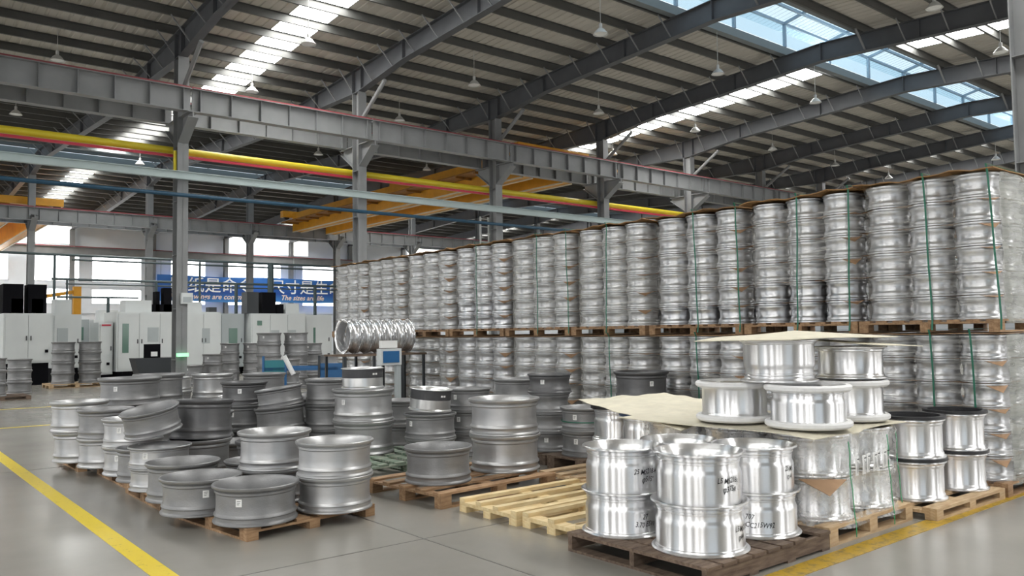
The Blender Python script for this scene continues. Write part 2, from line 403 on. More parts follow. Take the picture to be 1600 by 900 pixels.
# ridge monitors (glazed lantern over the ridge)
for mi, (ya, yb) in enumerate(((13.1, 15.9), (46.1, 48.9))):
    nm = 'nearer' if mi == 0 else 'farther'
    t = thing('ridge_skylight', 'glazed ridge skylight over the %s bay with pale blue panes' % nm, 'skylight', (0, 0, 0))
    zc = roofz(ya)
    bb = MB()
    for q in (ya, yb): bb.box((X0, q-.05, zc-.2), (X1, q+.05, zc+.08))
    for q in (ya, yb): bb.box((X0, q-.12, zc-.24), (X1, q+.12, zc-.2))
    ob('curb_beam', bb, t, m=mat('curb_paint', (.17, .19, .195), .5))
    ze = zc+1.0; zr = zc+1.3; ym = (ya+yb)/2; oh = .55
    for q in (ya, yb):
        for k in range(len(RAFX)-1):
            xa = RAFX[k]
            for j in range(2):
                pb = MB(); pb.box((xa+.06+3*j, q-.008, zc+.14), (xa+2.94+3*j, q+.008, ze-.04)); ob('pane', pb, t, m=M['glass'])
    # glazed roof: ribbed sheet per bay
    for k in range(len(RAFX)-1):
        xa = RAFX[k]
        pb = MB()
        for (y0_, z0_, y1_, z1_) in ((ya-oh, ze-.05, ym, zr), (ym, zr, yb+oh, ze-.05)):
            xs = []
            for j in range(24):
                q = xa+j*.25; xs += [(q, 0), (q+.19, 0), (q+.21, .03), (q+.23, .03)]
            xs.append((xa+6, 0)); K = len(xs)
            pb.add([(x, y0_, z0_+d) for x, d in xs]+[(x, y1_, z1_+d) for x, d in xs], [(i, i+1, K+i+1, K+i) for i in range(K-1)])
        ob('roof_pane', pb, t, m=M['glass'])
    fm = mat('monitor_frame', (.28, .38, .48), .5)
    for k, x in enumerate(RAFX[:-1]):
        for dx in (0, 3):
            fb = MB()
            for q in (ya, yb): fb.box((x+dx-.05, q-.05, zc+.1), (x+dx+.05, q+.05, ze))
            fb.bar((x+dx, ya, ze-.05), (x+dx, ym, zr-.06), .07, .1); fb.bar((x+dx, ym, zr-.06), (x+dx, yb, ze-.05), .07, .1)
            ob('frame', fb, t, m=fm)
    fb = MB()
    for q, z in ((ya, ze-.05), (yb, ze-.05), (ym-.7, ze+.1), (ym+.7, ze+.1), (ym, zr-.1)): fb.box((X0, q-.04, z-.05), (X1, q+.04, z+.04))
    ob('rail', fb, t, m=fm)

# ================================================================ COLUMNS, GIRDERS
def hsec(bb, x, y, z0, z1, w_=.32, d_=.42, t=.018):
    bb.box((x-w_/2, y-d_/2, z0), (x+w_/2, y-d_/2+t, z1)); bb.box((x-w_/2, y+d_/2-t, z0), (x+w_/2, y+d_/2, z1)); bb.box((x-t/2, y-d_/2, z0), (x+t/2, y+d_/2, z1))
def column_meshes(Y, top, corbel, brace=True):
    c = MB(); hsec(c, 0, 0, 0, top)
    parts = {}
    for z in (.9, 2.4, 4.0, 5.6, 7.2): c.box((-.15, -.2, z), (.15, .2, z+.012))
    bp = MB(); bp.box((-.3, -.35, 0), (.3, .35, .03)); parts['base_plate'] = bp
    if corbel:
        for s_ in (-1, 1):
            k = MB(); k.prism([(s_*.21, 7.35), (s_*.21, 8.1), (s_*1.1, 8.1), (s_*1.1, 7.95)], (-.02, 0, 0), (0, 1, 0), (0, 0, 1), (.04, 0, 0))
            k.box((-.15, min(s_*.21, s_*1.12), 8.08), (.15, max(s_*.21, s_*1.12), 8.11)); k.bar((0, s_*.21, 7.35), (0, s_*1.1, 7.94), .3, .02)
            parts['bracket' if s_ < 0 else 'bracket.b'] = k
    if brace:
        k = MB(); k.tube((0, -.2, top-.95), (0, -1.75, top-.02+.05), .07, 8); parts['knee_brace'] = k
    return c, parts
def make_columns(Y, top, xs, labels, corbel=True, m='steel', brace=True):
    c, parts = column_meshes(Y, top, corbel, brace); cm = c.mesh('shaft', M[m]); pm_ = {k: v.mesh(k.split('.')[0], M[m]) for k, v in parts.items()}
    for x, l in zip(xs, labels):
        t = thing('steel_column', l, 'column', (x, Y, 0))
        ob('shaft', cm, t)
        for k, me in pm_.items(): ob(k.split('.')[0], me, t)
xs = [1.75+6*k for k in range(0, 13)]
labs = ['tall grey steel column of the near row, just outside the left of the picture'] + ['tall grey H-section column of the near crane row, %s from the left' % o1(i) for i in range(12)]
make_columns(25, rbot(25), xs, labs)
make_columns(50, rbot(50), xs, ['grey steel column of the far crane row behind the machines, %s from the left' % o1(i) for i in range(13)], True, 'steel', False)
make_columns(70.6, rbot(70.6), xs, ['pale steel column standing against the windowed back wall, %s from the left' % o1(i) for i in range(13)], False, 'steel', False)
make_columns(4.35, rbot(4.35), [13.60], ['pale grey steel column at the extreme right edge behind the stacked pallets'], False, 'steel', False)
# small sign boxes on columns
# crane girders
def girder_mesh(L_=5.96, h=.68):
    g = MB(); g.box((0, -.16, h-.02), (L_, .16, h)); g.box((0, -.14, 0), (L_, .14, .02)); g.box((0, -.006, .02), (L_, .006, h-.02)); return g
gme = girder_mesh().mesh('girder_web', M['steel'])
sb = MB(); sb.box((-.008, -.13, .02), (.008, .13, .66)); sme = sb.mesh('stiffener', M['steel'])
rbm = MB(); rbm.box((0, -.04, .68), (5.96, .04, .76)); rme_ = rbm.mesh('rail', M['rail_red'])
for (Y, zb, desc) in ((24.12, 8.12, 'near crane row, camera side'), (25.88, 8.12, 'near crane row, far side'), (49.2, 7.82, 'far crane row, camera side'), (50.8, 7.82, 'far crane row, far side'), (70.0, 7.9, 'back wall crane row')):
    for k in range(-1, 11):
        x = 1.75+6*k+.02
        t = thing('crane_girder', 'grey stiffened steel crane girder length, %s, %s span from the left' % (desc, o1(k+1)), 'girder', (x, Y, zb))
        ob('girder_web', gme, t); ob('rail', rme_, t)
        if Y < 60 and k < 8:
            for j in range(7): ob('stiffener', sme, t, (j*.92+.22, 0, 0))
# service pipes
b = MB(); b.tube((X0, 25.45, 7.22), (X1, 25.45, 7.22), .11, 12); b2 = MB(); b2.box((X0, 25.3, 7.0), (X1, 25.4, 7.07))
o = tag(ob('service_pipe', b, m=M['yellow_pipe']), 'bright yellow overhead pipe with a red conductor rail below', 'pipe'); ob('conductor_rail', b2, o, m=M['red'])
b = MB(); b.box((X0, 24.55, 6.22), (X1, 24.7, 6.44)); b.box((X0, 24.5, 6.42), (X1, 24.75, 6.44)); tag(ob('cable_duct', b, m=M['channel']), 'pale grey-green rectangular cable duct across the near columns', 'duct')
b = MB(); b.tube((X0, 24.6, 5.75), (X1, 24.6, 5.75), .06, 10); tag(ob('service_pipe', b, m=M['dkblue']), 'thin dark blue overhead pipe below the pale duct', 'pipe')
b = MB(); b.tube((7.55, 24.9, 6.4), (7.55, 24.9, 7.1), .05, 8); tag(ob('pipe_hanger', b, m=M['yellow_pipe']), 'short yellow upright pipe beside the leftmost near column', 'pipe')
# overhead cranes
def crane(x, w_, y0, y1, z, lab):
    t = thing('overhead_crane', lab, 'crane', (x, 0, z))
    for k, dx in enumerate((0, w_)):
        b = MB(); b.box((dx-.3, y0+.3, -.8), (dx+.3, y1-.3, .35)); ob('bridge_beam', b, t, m=M['orange'])
        b = MB()
        for s_ in (-.31, .25): b.box((dx+s_, y0+.3, -.86), (dx+s_+.06, y1-.3, -.805))
        ob('beam_edge', b, t, m=M['beige'])
    b = MB(); b.box((-1.2, y0+.6, -.35), (-.35, y1-.6, -.3)); ob('walkway', b, t, m=M['orange_dk'])
    b = MB()
    yy = y0+1
    while yy < y1-1: b.box((-1.2, yy, -.45), (-.35, yy+.1, -.35)); yy += 1.4
    ob('walkway_bracket', b, t, m=M['orange_dk'])
    for yy in (y0, y1):
        b = MB(); b.box((-.9, yy-.2, .1), (w_+.9, yy+.2, .5)); ob('end_carriage', b, t, m=M['orange'])
        for dx in (-.6, w_+.6):
            b = MB(); b.tube((dx, yy-.1, .12), (dx, yy+.1, .12), .18, 14); ob('wheel', b, t, m=M['dark_mach'])
    b = MB(); b.box((.4, (y0+y1)/2-.6, .3), (w_-.4, (y0+y1)/2+.6, .9)); ob('hoist_trolley', b, t, m=M['orange'])
crane(22.4, 2.3, 25.88, 49.2, 8.96, 'large orange overhead crane spanning the far bay at centre')
crane(6.6, 1.9, 50.8, 70.0, 8.75, 'orange overhead crane at the far left under the roof')
# small orange parts above near girder
b = MB(); b.box((26.6, 25.75, 8.98), (26.9, 26.0, 9.35)); b.box((29.2, 25.75, 8.98), (29.5, 26.0, 9.35)); b.box((26.4, 25.7, 8.885), (29.8, 26.05, 8.98)); tag(ob('end_stop', b, m=M['orange']), 'small orange crane end truck resting on the near girder right of centre', 'crane part')
# lamps
def lamp_meshes():
    s = MB(); s.lathe([(.05, .24), (.10, .23), (.16, .18), (.24, .08), (.30, 0), (.29, 0), (.23, .07), (.15, .17), (.05, .22)], 20)
    c = MB(); c.tube((0, 0, .22), (0, 0, .42), .065, 12)
    g = MB(); g.tube((0, 0, .03), (0, 0, .045), .25, 16)
    r_ = MB(); r_.tube((0, 0, 0), (0, 0, 1.0), .012, 6)
    return s.mesh('shade', M['lampw']), c.mesh('ballast', M['lampw']), g.mesh('lens', M['lens_white']), r_.mesh('rod', M['lampw'])
lm = lamp_meshes()
LAMPS = [(16.2, 15.7), (16.2, 21.6), (16.6, 27.0), (22.1, 21.6), (27.9, 26.4), (27.4, 21.2), (27.5, 15.8), (21.8, 15.9), (33.2, 21.3), (39.1, 21.5), (45, 21.6), (44.4, 15.9), (27.0, 9.4), (10.1, 21.3), (10.6, 26.7), (10.9, 41.3), (4.8, 27.1), (4.8, 34.6), (16.8, 34.4), (21.8, 9.1), (4.8, 41.5), (22.8, 34.5), (28.6, 34.5)]
for i, (x, y) in enumerate(LAMPS):
    z = 9.85; row = {True: 'near the skylight'}.get(14 < y < 17)
    t = thing('pendant_lamp', 'grey pendant roof lamp, %s from the left, %s' % (o1(sorted(LAMPS, key=lambda p: math.atan2(p[0], p[1])).index((x, y))), 'close to the ridge skylight' if 12 < y < 18 else ('far bay' if y > 30 else 'near bay')), 'lamp', (x, y, z))
    t.scale = (.72, .72, .72)
    ob('shade', lm[0], t); ob('ballast', lm[1], t); ob('lens', lm[2], t)
    r_ = ob('rod', lm[3], t, (0, 0, .4)); r_.scale = (1, 1, (roofz(y)-z)/.72-.4)

# ================================================================ WHEELS
PROF = {
 'raw': [(.88,0),(.965,0),(.975,.02),(.97,.05),(.945,.075),(.93,.09),(.925,.13),(.93,.185),(.95,.21),(.945,.245),(.92,.275),(.91,.30),(.90,.5),(.905,.77),(.925,.79),(.935,.80),(.935,.845),(.92,.865),(.955,.895),(.985,.915),(1.0,.94),(1.0,.985),(.985,1.0),(.965,1.0),(.945,.98),(.915,.91),(.865,.80),(.855,.5),(.855,.2),(.87,.05)],
 'silver': [(.95,0),(1.0,0),(1.0,.06),(.97,.085),(.955,.13),(.965,.19),(.955,.23),(.92,.28),(.89,.36),(.88,.55),(.89,.66),(.92,.74),(.945,.80),(.945,.86),(.925,.885),(.955,.915),(1.0,.93),(1.0,.995),(.96,.995),(.90,.9),(.83,.75),(.82,.3),(.87,.05)],
 'polish': [(.93,0),(.995,0),(1.0,.02),(.975,.045),(.935,.055),(.925,.09),(.91,.10),(.905,.12),(.905,.56),(.903,.60),(.89,.64),(.872,.675),(.866,.70),(.866,.785),(.88,.795),(.88,.815),(.862,.83),(.875,.85),(.90,.86),(.90,.885),(.88,.90),(.905,.93),(.965,.95),(1.0,.96),(1.0,.99),(.985,1.0),(.955,.995),(.92,.96),(.87,.88),(.82,.80),(.82,.68),(.86,.55),(.86,.08)],
 'polish_nested': [(.885,0),(.905,.02),(.905,.12),(.905,.56),(.903,.60),(.89,.64),(.872,.675),(.866,.70),(.866,.785),(.88,.795),(.88,.815),(.862,.83),(.875,.85),(.90,.86),(.90,.885),(.88,.90),(.905,.93),(.965,.95),(1.0,.96),(1.0,.99),(.985,1.0),(.955,.995),(.92,.96),(.87,.88),(.82,.80),(.82,.68),(.86,.55),(.86,.08)],
 'turned': [(.93,0),(.99,0),(1.0,.02),(.995,.045),(.95,.06),(.925,.09),(.925,.12),(.905,.15),(.895,.17),(.895,.82),(.905,.84),(.925,.87),(.925,.90),(.96,.94),(1.0,.955),(1.0,.985),(.985,1.0),(.95,.995),(.90,.95),(.855,.86),(.855,.12)],
 'banded': [(.94,0),(1.0,0),(1.0,.05),(.96,.08),(.93,.12),(.93,.94),(.97,.955),(1.0,.965),(1.0,.99),(.98,1.0),(.93,.98),(.88,.9),(.87,.1)],
}
_c = {}
def wheel_mesh(kind, D, h, mk, n):
    k = (kind, round(D, 3), round(h, 3), mk, n)
    if k not in _c:
        _c[k] = MB().lathe([(r*D/2, z*h) for r, z in PROF[kind]], n).mesh('rim', M[mk])
    return _c[k]
def web_mesh(D, h, mk):            # inner disc with hub hole
    k = ('web', D, h, mk)
    if k not in _c:
        q = D/2
        _c[k] = MB().lathe([(.13*q, .42*h), (.13*q, .34*h), (.5*q, .30*h), (.80*q, .40*h), (.85*q, .52*h), (.85*q, .58*h), (.78*q, .47*h), (.5*q, .38*h)], 40).mesh('web', M[mk])
    return _c[k]
def sticker(parent, D, h, ang, zf, wd=.05, ht=.06, rf=.90, m='sticker', rows=1):
    b = MB(); r = D/2*rf+.003; a0 = ang-wd/2/r
    vs = []
    for i in range(5):
        a = a0+wd/r*i/4
        vs += [(r*math.cos(a), r*math.sin(a), zf*h-ht/2), (r*math.cos(a), r*math.sin(a), zf*h+ht/2)]
    b.add(vs, [(2*i, 2*i+2, 2*i+3, 2*i+1) for i in range(4)], True)
    o = ob('label_sticker', b, parent, m=M[m])
    if m == 'sticker' and ht > .04:
        bb = MB(); r += .0012
        for q in range(3):
            z = zf*h+ht*(.25-.22*q); aa = a0+wd/r*.2; ab = a0+wd/r*(.8-.1*q)
            bb.add([(r*math.cos(aa), r*math.sin(aa), z-.002), (r*math.cos(ab), r*math.sin(ab), z-.002), (r*math.cos(ab), r*math.sin(ab), z+.002), (r*math.cos(aa), r*math.sin(aa), z+.002)], [(0,1,2,3)])
        ob('print', bb, o, m=M['ink'])
    return o
def ring(parent, D, z0, z1, r0, r1, m, name='band'):
    return ob(name, MB().lathe([(r0*D/2, z0), (r1*D/2, z0), (r1*D/2, z1), (r0*D/2, z1)], 48), parent, m=M[m])
def writing(parent, lines, D, h, ang, zf, size, rf=.905):
    b = MB()
    for li, (txt, off) in enumerate(lines):
        cu = bpy.data.curves.new('t', 'FONT'); cu.body = txt; cu.size = size; cu.align_x = 'LEFT'; cu.shear = .25; cu.offset = .0001; cu.resolution_u = 2
        to = bpy.data.objects.new('t', cu); C.objects.link(to)
        dg = bpy.context.evaluated_depsgraph_get(); me = bpy.data.meshes.new_from_object(to.evaluated_get(dg))
        r = D/2*rf+.0025
        vs = []
        for i, v in enumerate(me.vertices):
            x, y = v.co.x+off, v.co.y*1.25 - li*size*1.35
            y += .004*math.sin(x*60+li)
            a = ang+x/r; vs.append((r*math.cos(a), r*math.sin(a), zf*h+y))
        b.add(vs, [tuple(p.vertices) for p in me.polygons])
        bpy.data.objects.remove(to); bpy.data.meshes.remove(me)
    return ob('handwriting', b, parent, m=M['ink'])
def cam_ang(x, y, off=0.0):       # direction from the thing towards the aisle the camera stands in
    return math.atan2(-y, -x)+off
def wheel(kind, x, y, z, D, h, label, cat='wheel rim', mk='raw', n=56, web=True, tilt=None, group=None):
    t = thing('polished_rim' if mk == 'polish' else 'wheel_casting', label, cat, (x, y, z), 0, group)
    ob('rim', wheel_mesh(kind, D, h, mk, n), t)
    if web: ob('web', web_mesh(D, h, mk), t)
    if tilt: t.rotation_euler = tilt
    return t

# ---- pallets
def pallet(x0, y0, z0, W, Dp, h, mk, label, rot=0, boards=7, skip=(), name='wooden_pallet', along='x', blocks=3, thick=.02, group=None, bwid=None):
    """deck boards run along x; W along x, Dp along y"""
    t = thing(name, label, 'pallet', (x0, y0, z0), rot, group)
    bw = min(.12, Dp/boards*.78); gap = (Dp-bw)/(boards-1)
    def B(nm, a, b_):
        k = (nm, tuple(round(b_[i]-a[i], 3) for i in range(3)), mk)
        if k not in _c:
            m_ = MB(); e = .004; dx, dy, dz = k[1]
            m_.box((0, 0, 0), (dx, dy, dz)); _c[k] = m_.mesh(nm, M[mk])
        ob(nm, _c[k], t, a)
    if along == 'stringer':      # solid stringers along x, boards along y
        bw = W/boards*.86; gap = (W-bw)/(boards-1)
        for i in range(boards):
            if i in skip: continue
            B('deck_board', (i*gap, -.01, h-thick), (i*gap+bw, Dp+.01, h))
        for i in range(4): B('bottom_board', (i*(W-.1)/3, 0, 0), (i*(W-.1)/3+.1, Dp, .018))
        for q in (0, Dp/2-.02, Dp-.04): B('stringer', (0, q, .0185), (W, q+.04, h-thick-.0005))
        return t
    if bwid: bw = bwid; gap = (Dp-bw)/(boards-1)
    if along == 'x':
        for i in range(boards):
            if i in skip: continue
            B('deck_board', (0, i*gap, h-thick), (W, i*gap+bw, h))
        for q in (0, W/2-.06, W-.12): B('cross_board', (q, 0, h-2*thick), (q+.12, Dp, h-thick-.0005))
        for i in range(blocks):
            for j in range(3):
                xx = (0, W/2-.06, W-.12)[j]; yy = (Dp-.1)*i/(blocks-1)
                B('block', (xx, yy, thick), (xx+.12, yy+.1, h-2*thick-.0005))
        for i in range(blocks):
            yy = (Dp-.1)*i/(blocks-1); B('bottom_board', (0, yy, 0), (W, yy+.1, thick-.0005))
    else:   # boards run along y
        bw = min(.12, W/boards*.78); gap = (W-bw)/(boards-1)
        for i in range(boards):
            if i in skip: continue
            B('deck_board', (i*gap, 0, h-thick), (i*gap+bw, Dp, h))
        for q in (0, Dp/2-.06, Dp-.12): B('cross_board', (0, q, h-2*thick), (W, q+.12, h-thick-.0005))
        for i in range(blocks):
            for j in range(3):
                yy = (0, Dp/2-.06, Dp-.12)[j]; xx = (W-.1)*i/(blocks-1)
                B('block', (xx, yy, thick), (xx+.1, yy+.12, h-2*thick-.0005))
        for i in range(blocks):
            xx = (W-.1)*i/(blocks-1); B('bottom_board', (xx, 0, 0), (xx+.1, Dp, thick-.0005))
    return t

# ================================================================ STACK WALL of shrink-wrapped pallets
UN = [(3.05, 4.38), (4.44, 5.82), (5.90, 7.33), (7.42, 8.82), (8.90, 10.38), (10.46, 11.96), (12.04, 13.58), (13.66, 15.08), (15.16, 16.5)]
XF = 8.42; DEP = 1.38
STUFF = {'upper': MB(), 'lower': MB()}
TI = {'upper': 1.66, 'lower': .13}
rowname = ['bottom', 'second', 'third', 'fourth', 'fifth', 'top']
colname = ['right', 'middle', 'left']
def sprof(D, h): return [(r*D/2, z*h) for r, z in PROF['silver']][:19]
nw = 0
rng = random.Random(3)
for tier in ('upper', 'lower'):
    zb = TI[tier]; hh = .236 if tier == 'upper' else .230
    for u, (ya, yb) in enumerate(UN):
        ul = '%s wrapped load from right, %s tier' % (o1(u), tier)
        D = (yb-ya)/3-.006; dx = (DEP-D)/2
        xo = XF+rng.uniform(-.02, .02)
        # pallet
        if tier == 'upper': pallet(xo-.03, ya-.02, zb-.125, DEP+.03, yb-ya+.04, .125, 'wood', 'brown wooden pallet under the %s load from the right, upper tier' % o1(u), boards=8)
        else: pallet(xo-.03, ya-.02, 0, DEP+.03, yb-ya+.04, .13, 'wood_mid' if u else 'wood', 'brown wooden pallet on the floor under the %s load from the right' % o1(u), boards=8)
        lean = rng.uniform(-.004, .006)
        for c in range(3):
            for d in range(3):
                for r in range(6):
                    x = xo+D/2+d*dx+rng.uniform(-.006, .006)*(r > 0); yv = ya+D/2+.003+c*(D+.003)+rng.uniform(-.004, .004)*0; z = zb+.003+r*hh
                    face = d == 0 or (u == 0 and c == 0)
                    ind = face and (tier == 'upper' or u < 7) and not (tier == 'lower' and u == 0 and r < 2 and d == 0 and c == 2) and nw < 300
                    if ind:
                        nw += 1
                        if d == 0: l = 'silver alloy wheel, %s row, %s column, %s' % (rowname[r], colname[c], ul)
                        else: l = 'silver alloy wheel, %s row, %s back, end face, %s' % (rowname[r], o1(d), ul)
                        o = ob('alloy_wheel', wheel_mesh('silver', round(D, 2)-.002, hh-.008, 'silver', 36), None, (x, yv, z), rng.uniform(0, 6), label=l, category='wheel', group='silver rims in the wrapped pallet wall')
                    elif c == 0 or d == 0 or (r == 5) or (d == 2 and c == 2):
                        k = len(STUFF[tier].v)
                        pr_ = sprof(D-.01, hh-.008)[::2]
                        bb = MB().lathe(pr_, 20, closed=False)
                        STUFF[tier].add([(p[0]+x, p[1]+yv, p[2]+z) for p in bb.v], bb.f, True)
                # interleaf cardboard handled below
        for r in range(1, 6):
            z = zb+r*hh-.004
            b = MB()
            xa_, xb_ = xo+.012, xo+DEP-.01; dr = rng.uniform(.03, .10) if rng.random() > .2 else .005; dl = rng.uniform(.0, .03)
            cc = .19
            # pentagon sheet with drooping near corner flaps
            V = [(xa_+cc, ya+.01, z), (xb_, ya+.01, z), (xb_, yb-.01, z), (xa_+cc, yb-.01, z), (xa_+.005, yb-.01-cc, z), (xa_+.005, ya+.01+cc, z), (xa_-.035+dr*.3, ya-.03+dr*.3, z-dr), (xa_-.005, yb+.01, z-dl)]
            F = [(0, 1, 2, 3, 4, 5), (0, 5, 6), (3, 7, 4)]
            V2 = [(p[0], p[1], p[2]+.003) for p in V]; K = 8
            b.add(V+V2, [tuple(reversed(f)) for f in F]+[tuple(i+K for i in f) for f in F]+[(6, 5, 5+K, 6+K), (0, 6, 6+K, 0+K)])
            ob('cardboard_sheet', b, None, m=M['card'], label='brown cardboard sheet above row %s, %s' % (['one','two','three','four','five'][r-1], ul), category='cardboard', group='cardboard layers in the pallet wall')
        # lid
        zt = zb+6*hh+.004
        b = MB(); nx = 8
        vs = []; N1 = 14
        ph = rng.uniform(0, 6); amp = .012 if tier == 'upper' else .004
        ext = .05 if tier == 'upper' else .02
        for k_ in range(2):
            for i in range(N1+1):
                for j in range(5):
                    yy = ya-ext*.6+(yb-ya+ext*1.2)*i/N1; xx = xo-ext+(DEP+2*ext)*j/4
                    vs.append((xx, yy, zt+k_*.009+(amp*(1+math.sin(yy*7+ph+j))) + (.01*(j == 0)*math.sin(yy*19) if tier == 'upper' else 0) ))
        K = (N1+1)*5
        fs = []
        for i in range(N1):
            for j in range(4):
                a = i*5+j; fs += [(a+K, a+5+K, a+6+K, a+1+K), (a, a+1, a+6, a+5)]
        for i in range(N1): fs += [(i*5, i*5+5, i*5+5+K, i*5+K), (i*5+4, i*5+4+K, i*5+9+K, i*5+9)]
        for j in range(4): fs += [(j, j+K, j+1+K, j+1), (N1*5+j, N1*5+j+1, N1*5+j+1+K, N1*5+j+K)]
        b.add(vs, fs)
        ob('cover_board', b, None, m=M['lidm'] if tier == 'upper' else M['wood'], label='brown cover board on top of %s' % ul, category='board')
        # stretch film
        Rr = D/2; x_in = xo-.012; lo = zb+.0
        skiprow = {('upper', 1): 2, ('upper', 2): 1, ('upper', 5): 2, ('upper', 0): 0, ('upper', 4): 0, ('upper', 3): 0}.get((tier, u), 0)
        z0 = zb+skiprow*hh-.02 if skiprow else zb-.04
        z1 = zb+hh*6-(.0 if u in (0, 4, 7, 8) or tier == 'lower' else .08)
        path = []
        depr = DEP-.1 if u == 0 else .72
        # right side (y = ya) from back to front, corner arc, front, corner arc, left side
        off = .012
        for i in range(int(depr/.06)+1): path.append((xo+depr-i*(depr-Rr)/int(depr/.06), ya-off, 0, -1))
        for i in range(1, 9):
            a = math.pi*1.5-math.pi/2*i/8; path.append((xo+Rr+(Rr+off)*math.cos(a), ya+Rr+(Rr+off)*math.sin(a), math.cos(a), math.sin(a)))
        nn = 28
        for i in range(1, nn): 
            q = ya+Rr+(yb-ya-2*Rr)*i/nn; path.append((xo-off, q, -1, 0))
        for i in range(0, 9):
            a = math.pi-math.pi/2*i/8; path.append((xo+Rr+(Rr+off)*math.cos(a), yb-Rr+(Rr+off)*math.sin(a), math.cos(a), math.sin(a)))
        for i in range(1, 6): path.append((xo+Rr+.05*i, yb+off, 0, 1))
        nz = 46; vs = []; p1, p2, p3 = (rng.uniform(0, 6) for _ in range(3))
        for iz in range(nz+1):
            zz = z0+(z1-z0)*iz/nz
            fr = ((zz-zb)/hh) % 1.0
            for k_, (px_, py_, nx_, ny_) in enumerate(path):
                s_ = py_*3+px_*2
                row_in = .014*math.sin(math.pi*fr)                       # drawn in at each wheel waist
                # between wheels sucked in
                g = .0
                if nx_ == -1:
                    cpos = ((py_-ya) % (D+.003))/(D+.003); g = .022*(abs(cpos-.5)*2)**3
                fold = .004*math.sin(s_*5+zz*14+p1)*math.sin(zz*9-s_*2+p2)+.0015*math.sin(zz*55+s_*5+p3)
                o_ = -row_in*.8-g*.8+abs(fold)
                bt = .03*math.sin(s_*4+p1) if iz in (0,) and skiprow else 0
                tp = .03*math.sin(s_*5+p2) if iz == nz and z1 < zb+hh*6-.05 else 0
                vs.append((px_+nx_*o_, py_+ny_*max(o_, -.008 if ny_ and nx_ == 0 else o_), zz+bt+tp))
        K = len(path)
        fb = MB(); fb.add(vs, [(i*K+j, i*K+j+1, (i+1)*K+j+1, (i+1)*K+j) for i in range(nz) for j in range(K-1)], True)
        me = fb.mesh('stretch_wrap', M['film_thick'] if u >= 7 else (M['film_mid'] if u in (3, 4, 6) else M['film']), 180)
        o = ob('stretch_wrap', me, None, label='clear wrinkled stretch film around %s' % ul, category='plastic wrap')
        if u == 0:      # thick layered end panel on the aisle side
            eb = MB(); vs = []
            for i in range(25):
                for j in range(31):
                    X_ = xo+Rr*.75+(DEP-Rr*.6)*i/24; Z_ = z0+(z1-z0)*j/30
                    vs.append((X_, ya-.03+.006*math.sin(Z_*22+X_*5)+.006*math.sin(X_*17-Z_*9)+ (.03 if i == 0 else 0), Z_))
            eb.add(vs, [(i*31+j, (i+1)*31+j, (i+1)*31+j+1, i*31+j+1) for i in range(24) for j in range(30)], True)
            ob('film_layer', eb, o, m=M['film_end'])
        # straps
        def strap(yy, lab, w_=.018, mt='strap'):
            b = MB(); P = [(xo-.045, zb-.10 if tier == 'upper' else .02)]
            for i in range(9): P.append((xo-.032+.006*math.sin(i*1.3+u), zb+i*6*hh/8))
            P += [(xo-.065, zt+.05), (xo+.3, zt+.052), (xo+DEP-.1, zt+.052)]
            sl = rng.uniform(-.05, .08)
            vs = []
            for i, (px_, pz_) in enumerate(P):
                dy = sl*(1-min(1, max(0, (pz_-zb)/(6*hh))))*-1
                vs += [(px_, yy+dy-w_/2, pz_), (px_, yy+dy+w_/2, pz_), (px_-.003 if i < 10 else px_, yy+dy+w_/2, pz_+(.003 if i >= 10 else 0)), (px_-.003 if i < 10 else px_, yy+dy-w_/2, pz_+(.003 if i >= 10 else 0))]
            b.add(vs, [(4*i+a, 4*i+(a+1) % 4, 4*i+4+(a+1) % 4, 4*i+4+a) for i in range(len(P)-1) for a in range(4)])
            ob('strap', b, None, m=M[mt], label=lab, category='strap')
        if u < 6 and not (tier == 'lower' and u > 3):
            strap(ya+(yb-ya)*.47, 'green packing strap down the middle of %s' % ul)
        if u in (0, 1, 2, 4) and tier == 'upper':
            strap(ya+.03, 'green packing strap at right corner of %s' % ul)
        if tier == 'lower' and u == 0: strap(ya+.25, 'green packing strap near right corner of %s' % ul)
for tier in STUFF:
    if STUFF[tier].v:
        o = ob('wheel_rims_inside', STUFF[tier], None, m=M['silver'], label='silver rims packed deeper inside the %s tier of wrapped loads' % tier, category='wheel rim', kind='stuff')

# ================================================================ RAW CASTINGS, left half
def stack(x, y, z0, spec, where, jit=.008):
    z = z0; n = len(spec); out = []
    for i, s_ in enumerate(spec):
        kind, D, h, mk = s_[:4]; st = s_[4] if len(s_) > 4 else ''
        pos_ = 'only one in' if n == 1 else ('top of' if i == n-1 else ('bottom of' if i == 0 else o1(i)+' up in'))
        col = {'raw': 'dull grey', 'rawlight': 'pale grey', 'rawdark': 'dark charcoal', 'silver': 'silver', 'polish': 'shiny turned aluminium', 'bright_band': 'silver'}[mk]
        ex = ''
        if 'B' in st: ex = ' taped black above'
        elif 's' in st: ex = ''; col = 'stickered '+col
        l = '%s rim%s, %s %s' % (col, ex, pos_, where)
        if n == 1: l = '%s rim%s, %s' % (col, ex, where)
        t = wheel(kind, x+rng.uniform(-jit, jit), y+rng.uniform(-jit, jit), z, D, h, l, mk=mk, n=64 if y < 9 else 44)
        if 'B' in st:
            ring(t, D, h*.52, h*.95, .92, .945, 'dk_band', 'tape_band'); ring(t, D, h*.07, h*.50, .92, .94, 'bright_band', 'machined_band')
            sticker(t, D, h, cam_ang(x, y, .7), .72, .03, .022, .95); sticker(t, D, h, cam_ang(x, y, .55), .72, .03, .022, .95)
        if 's' in st: sticker(t, D, h, cam_ang(x, y, s_[5]), .62)
        if len(s_) > 6: t.rotation_euler = s_[6]
        out.append(t); z += h+.002
    return out
raw = lambda D=.64, h=.3, st='', a=-.6: ('raw', D, h, 'raw', st, a)
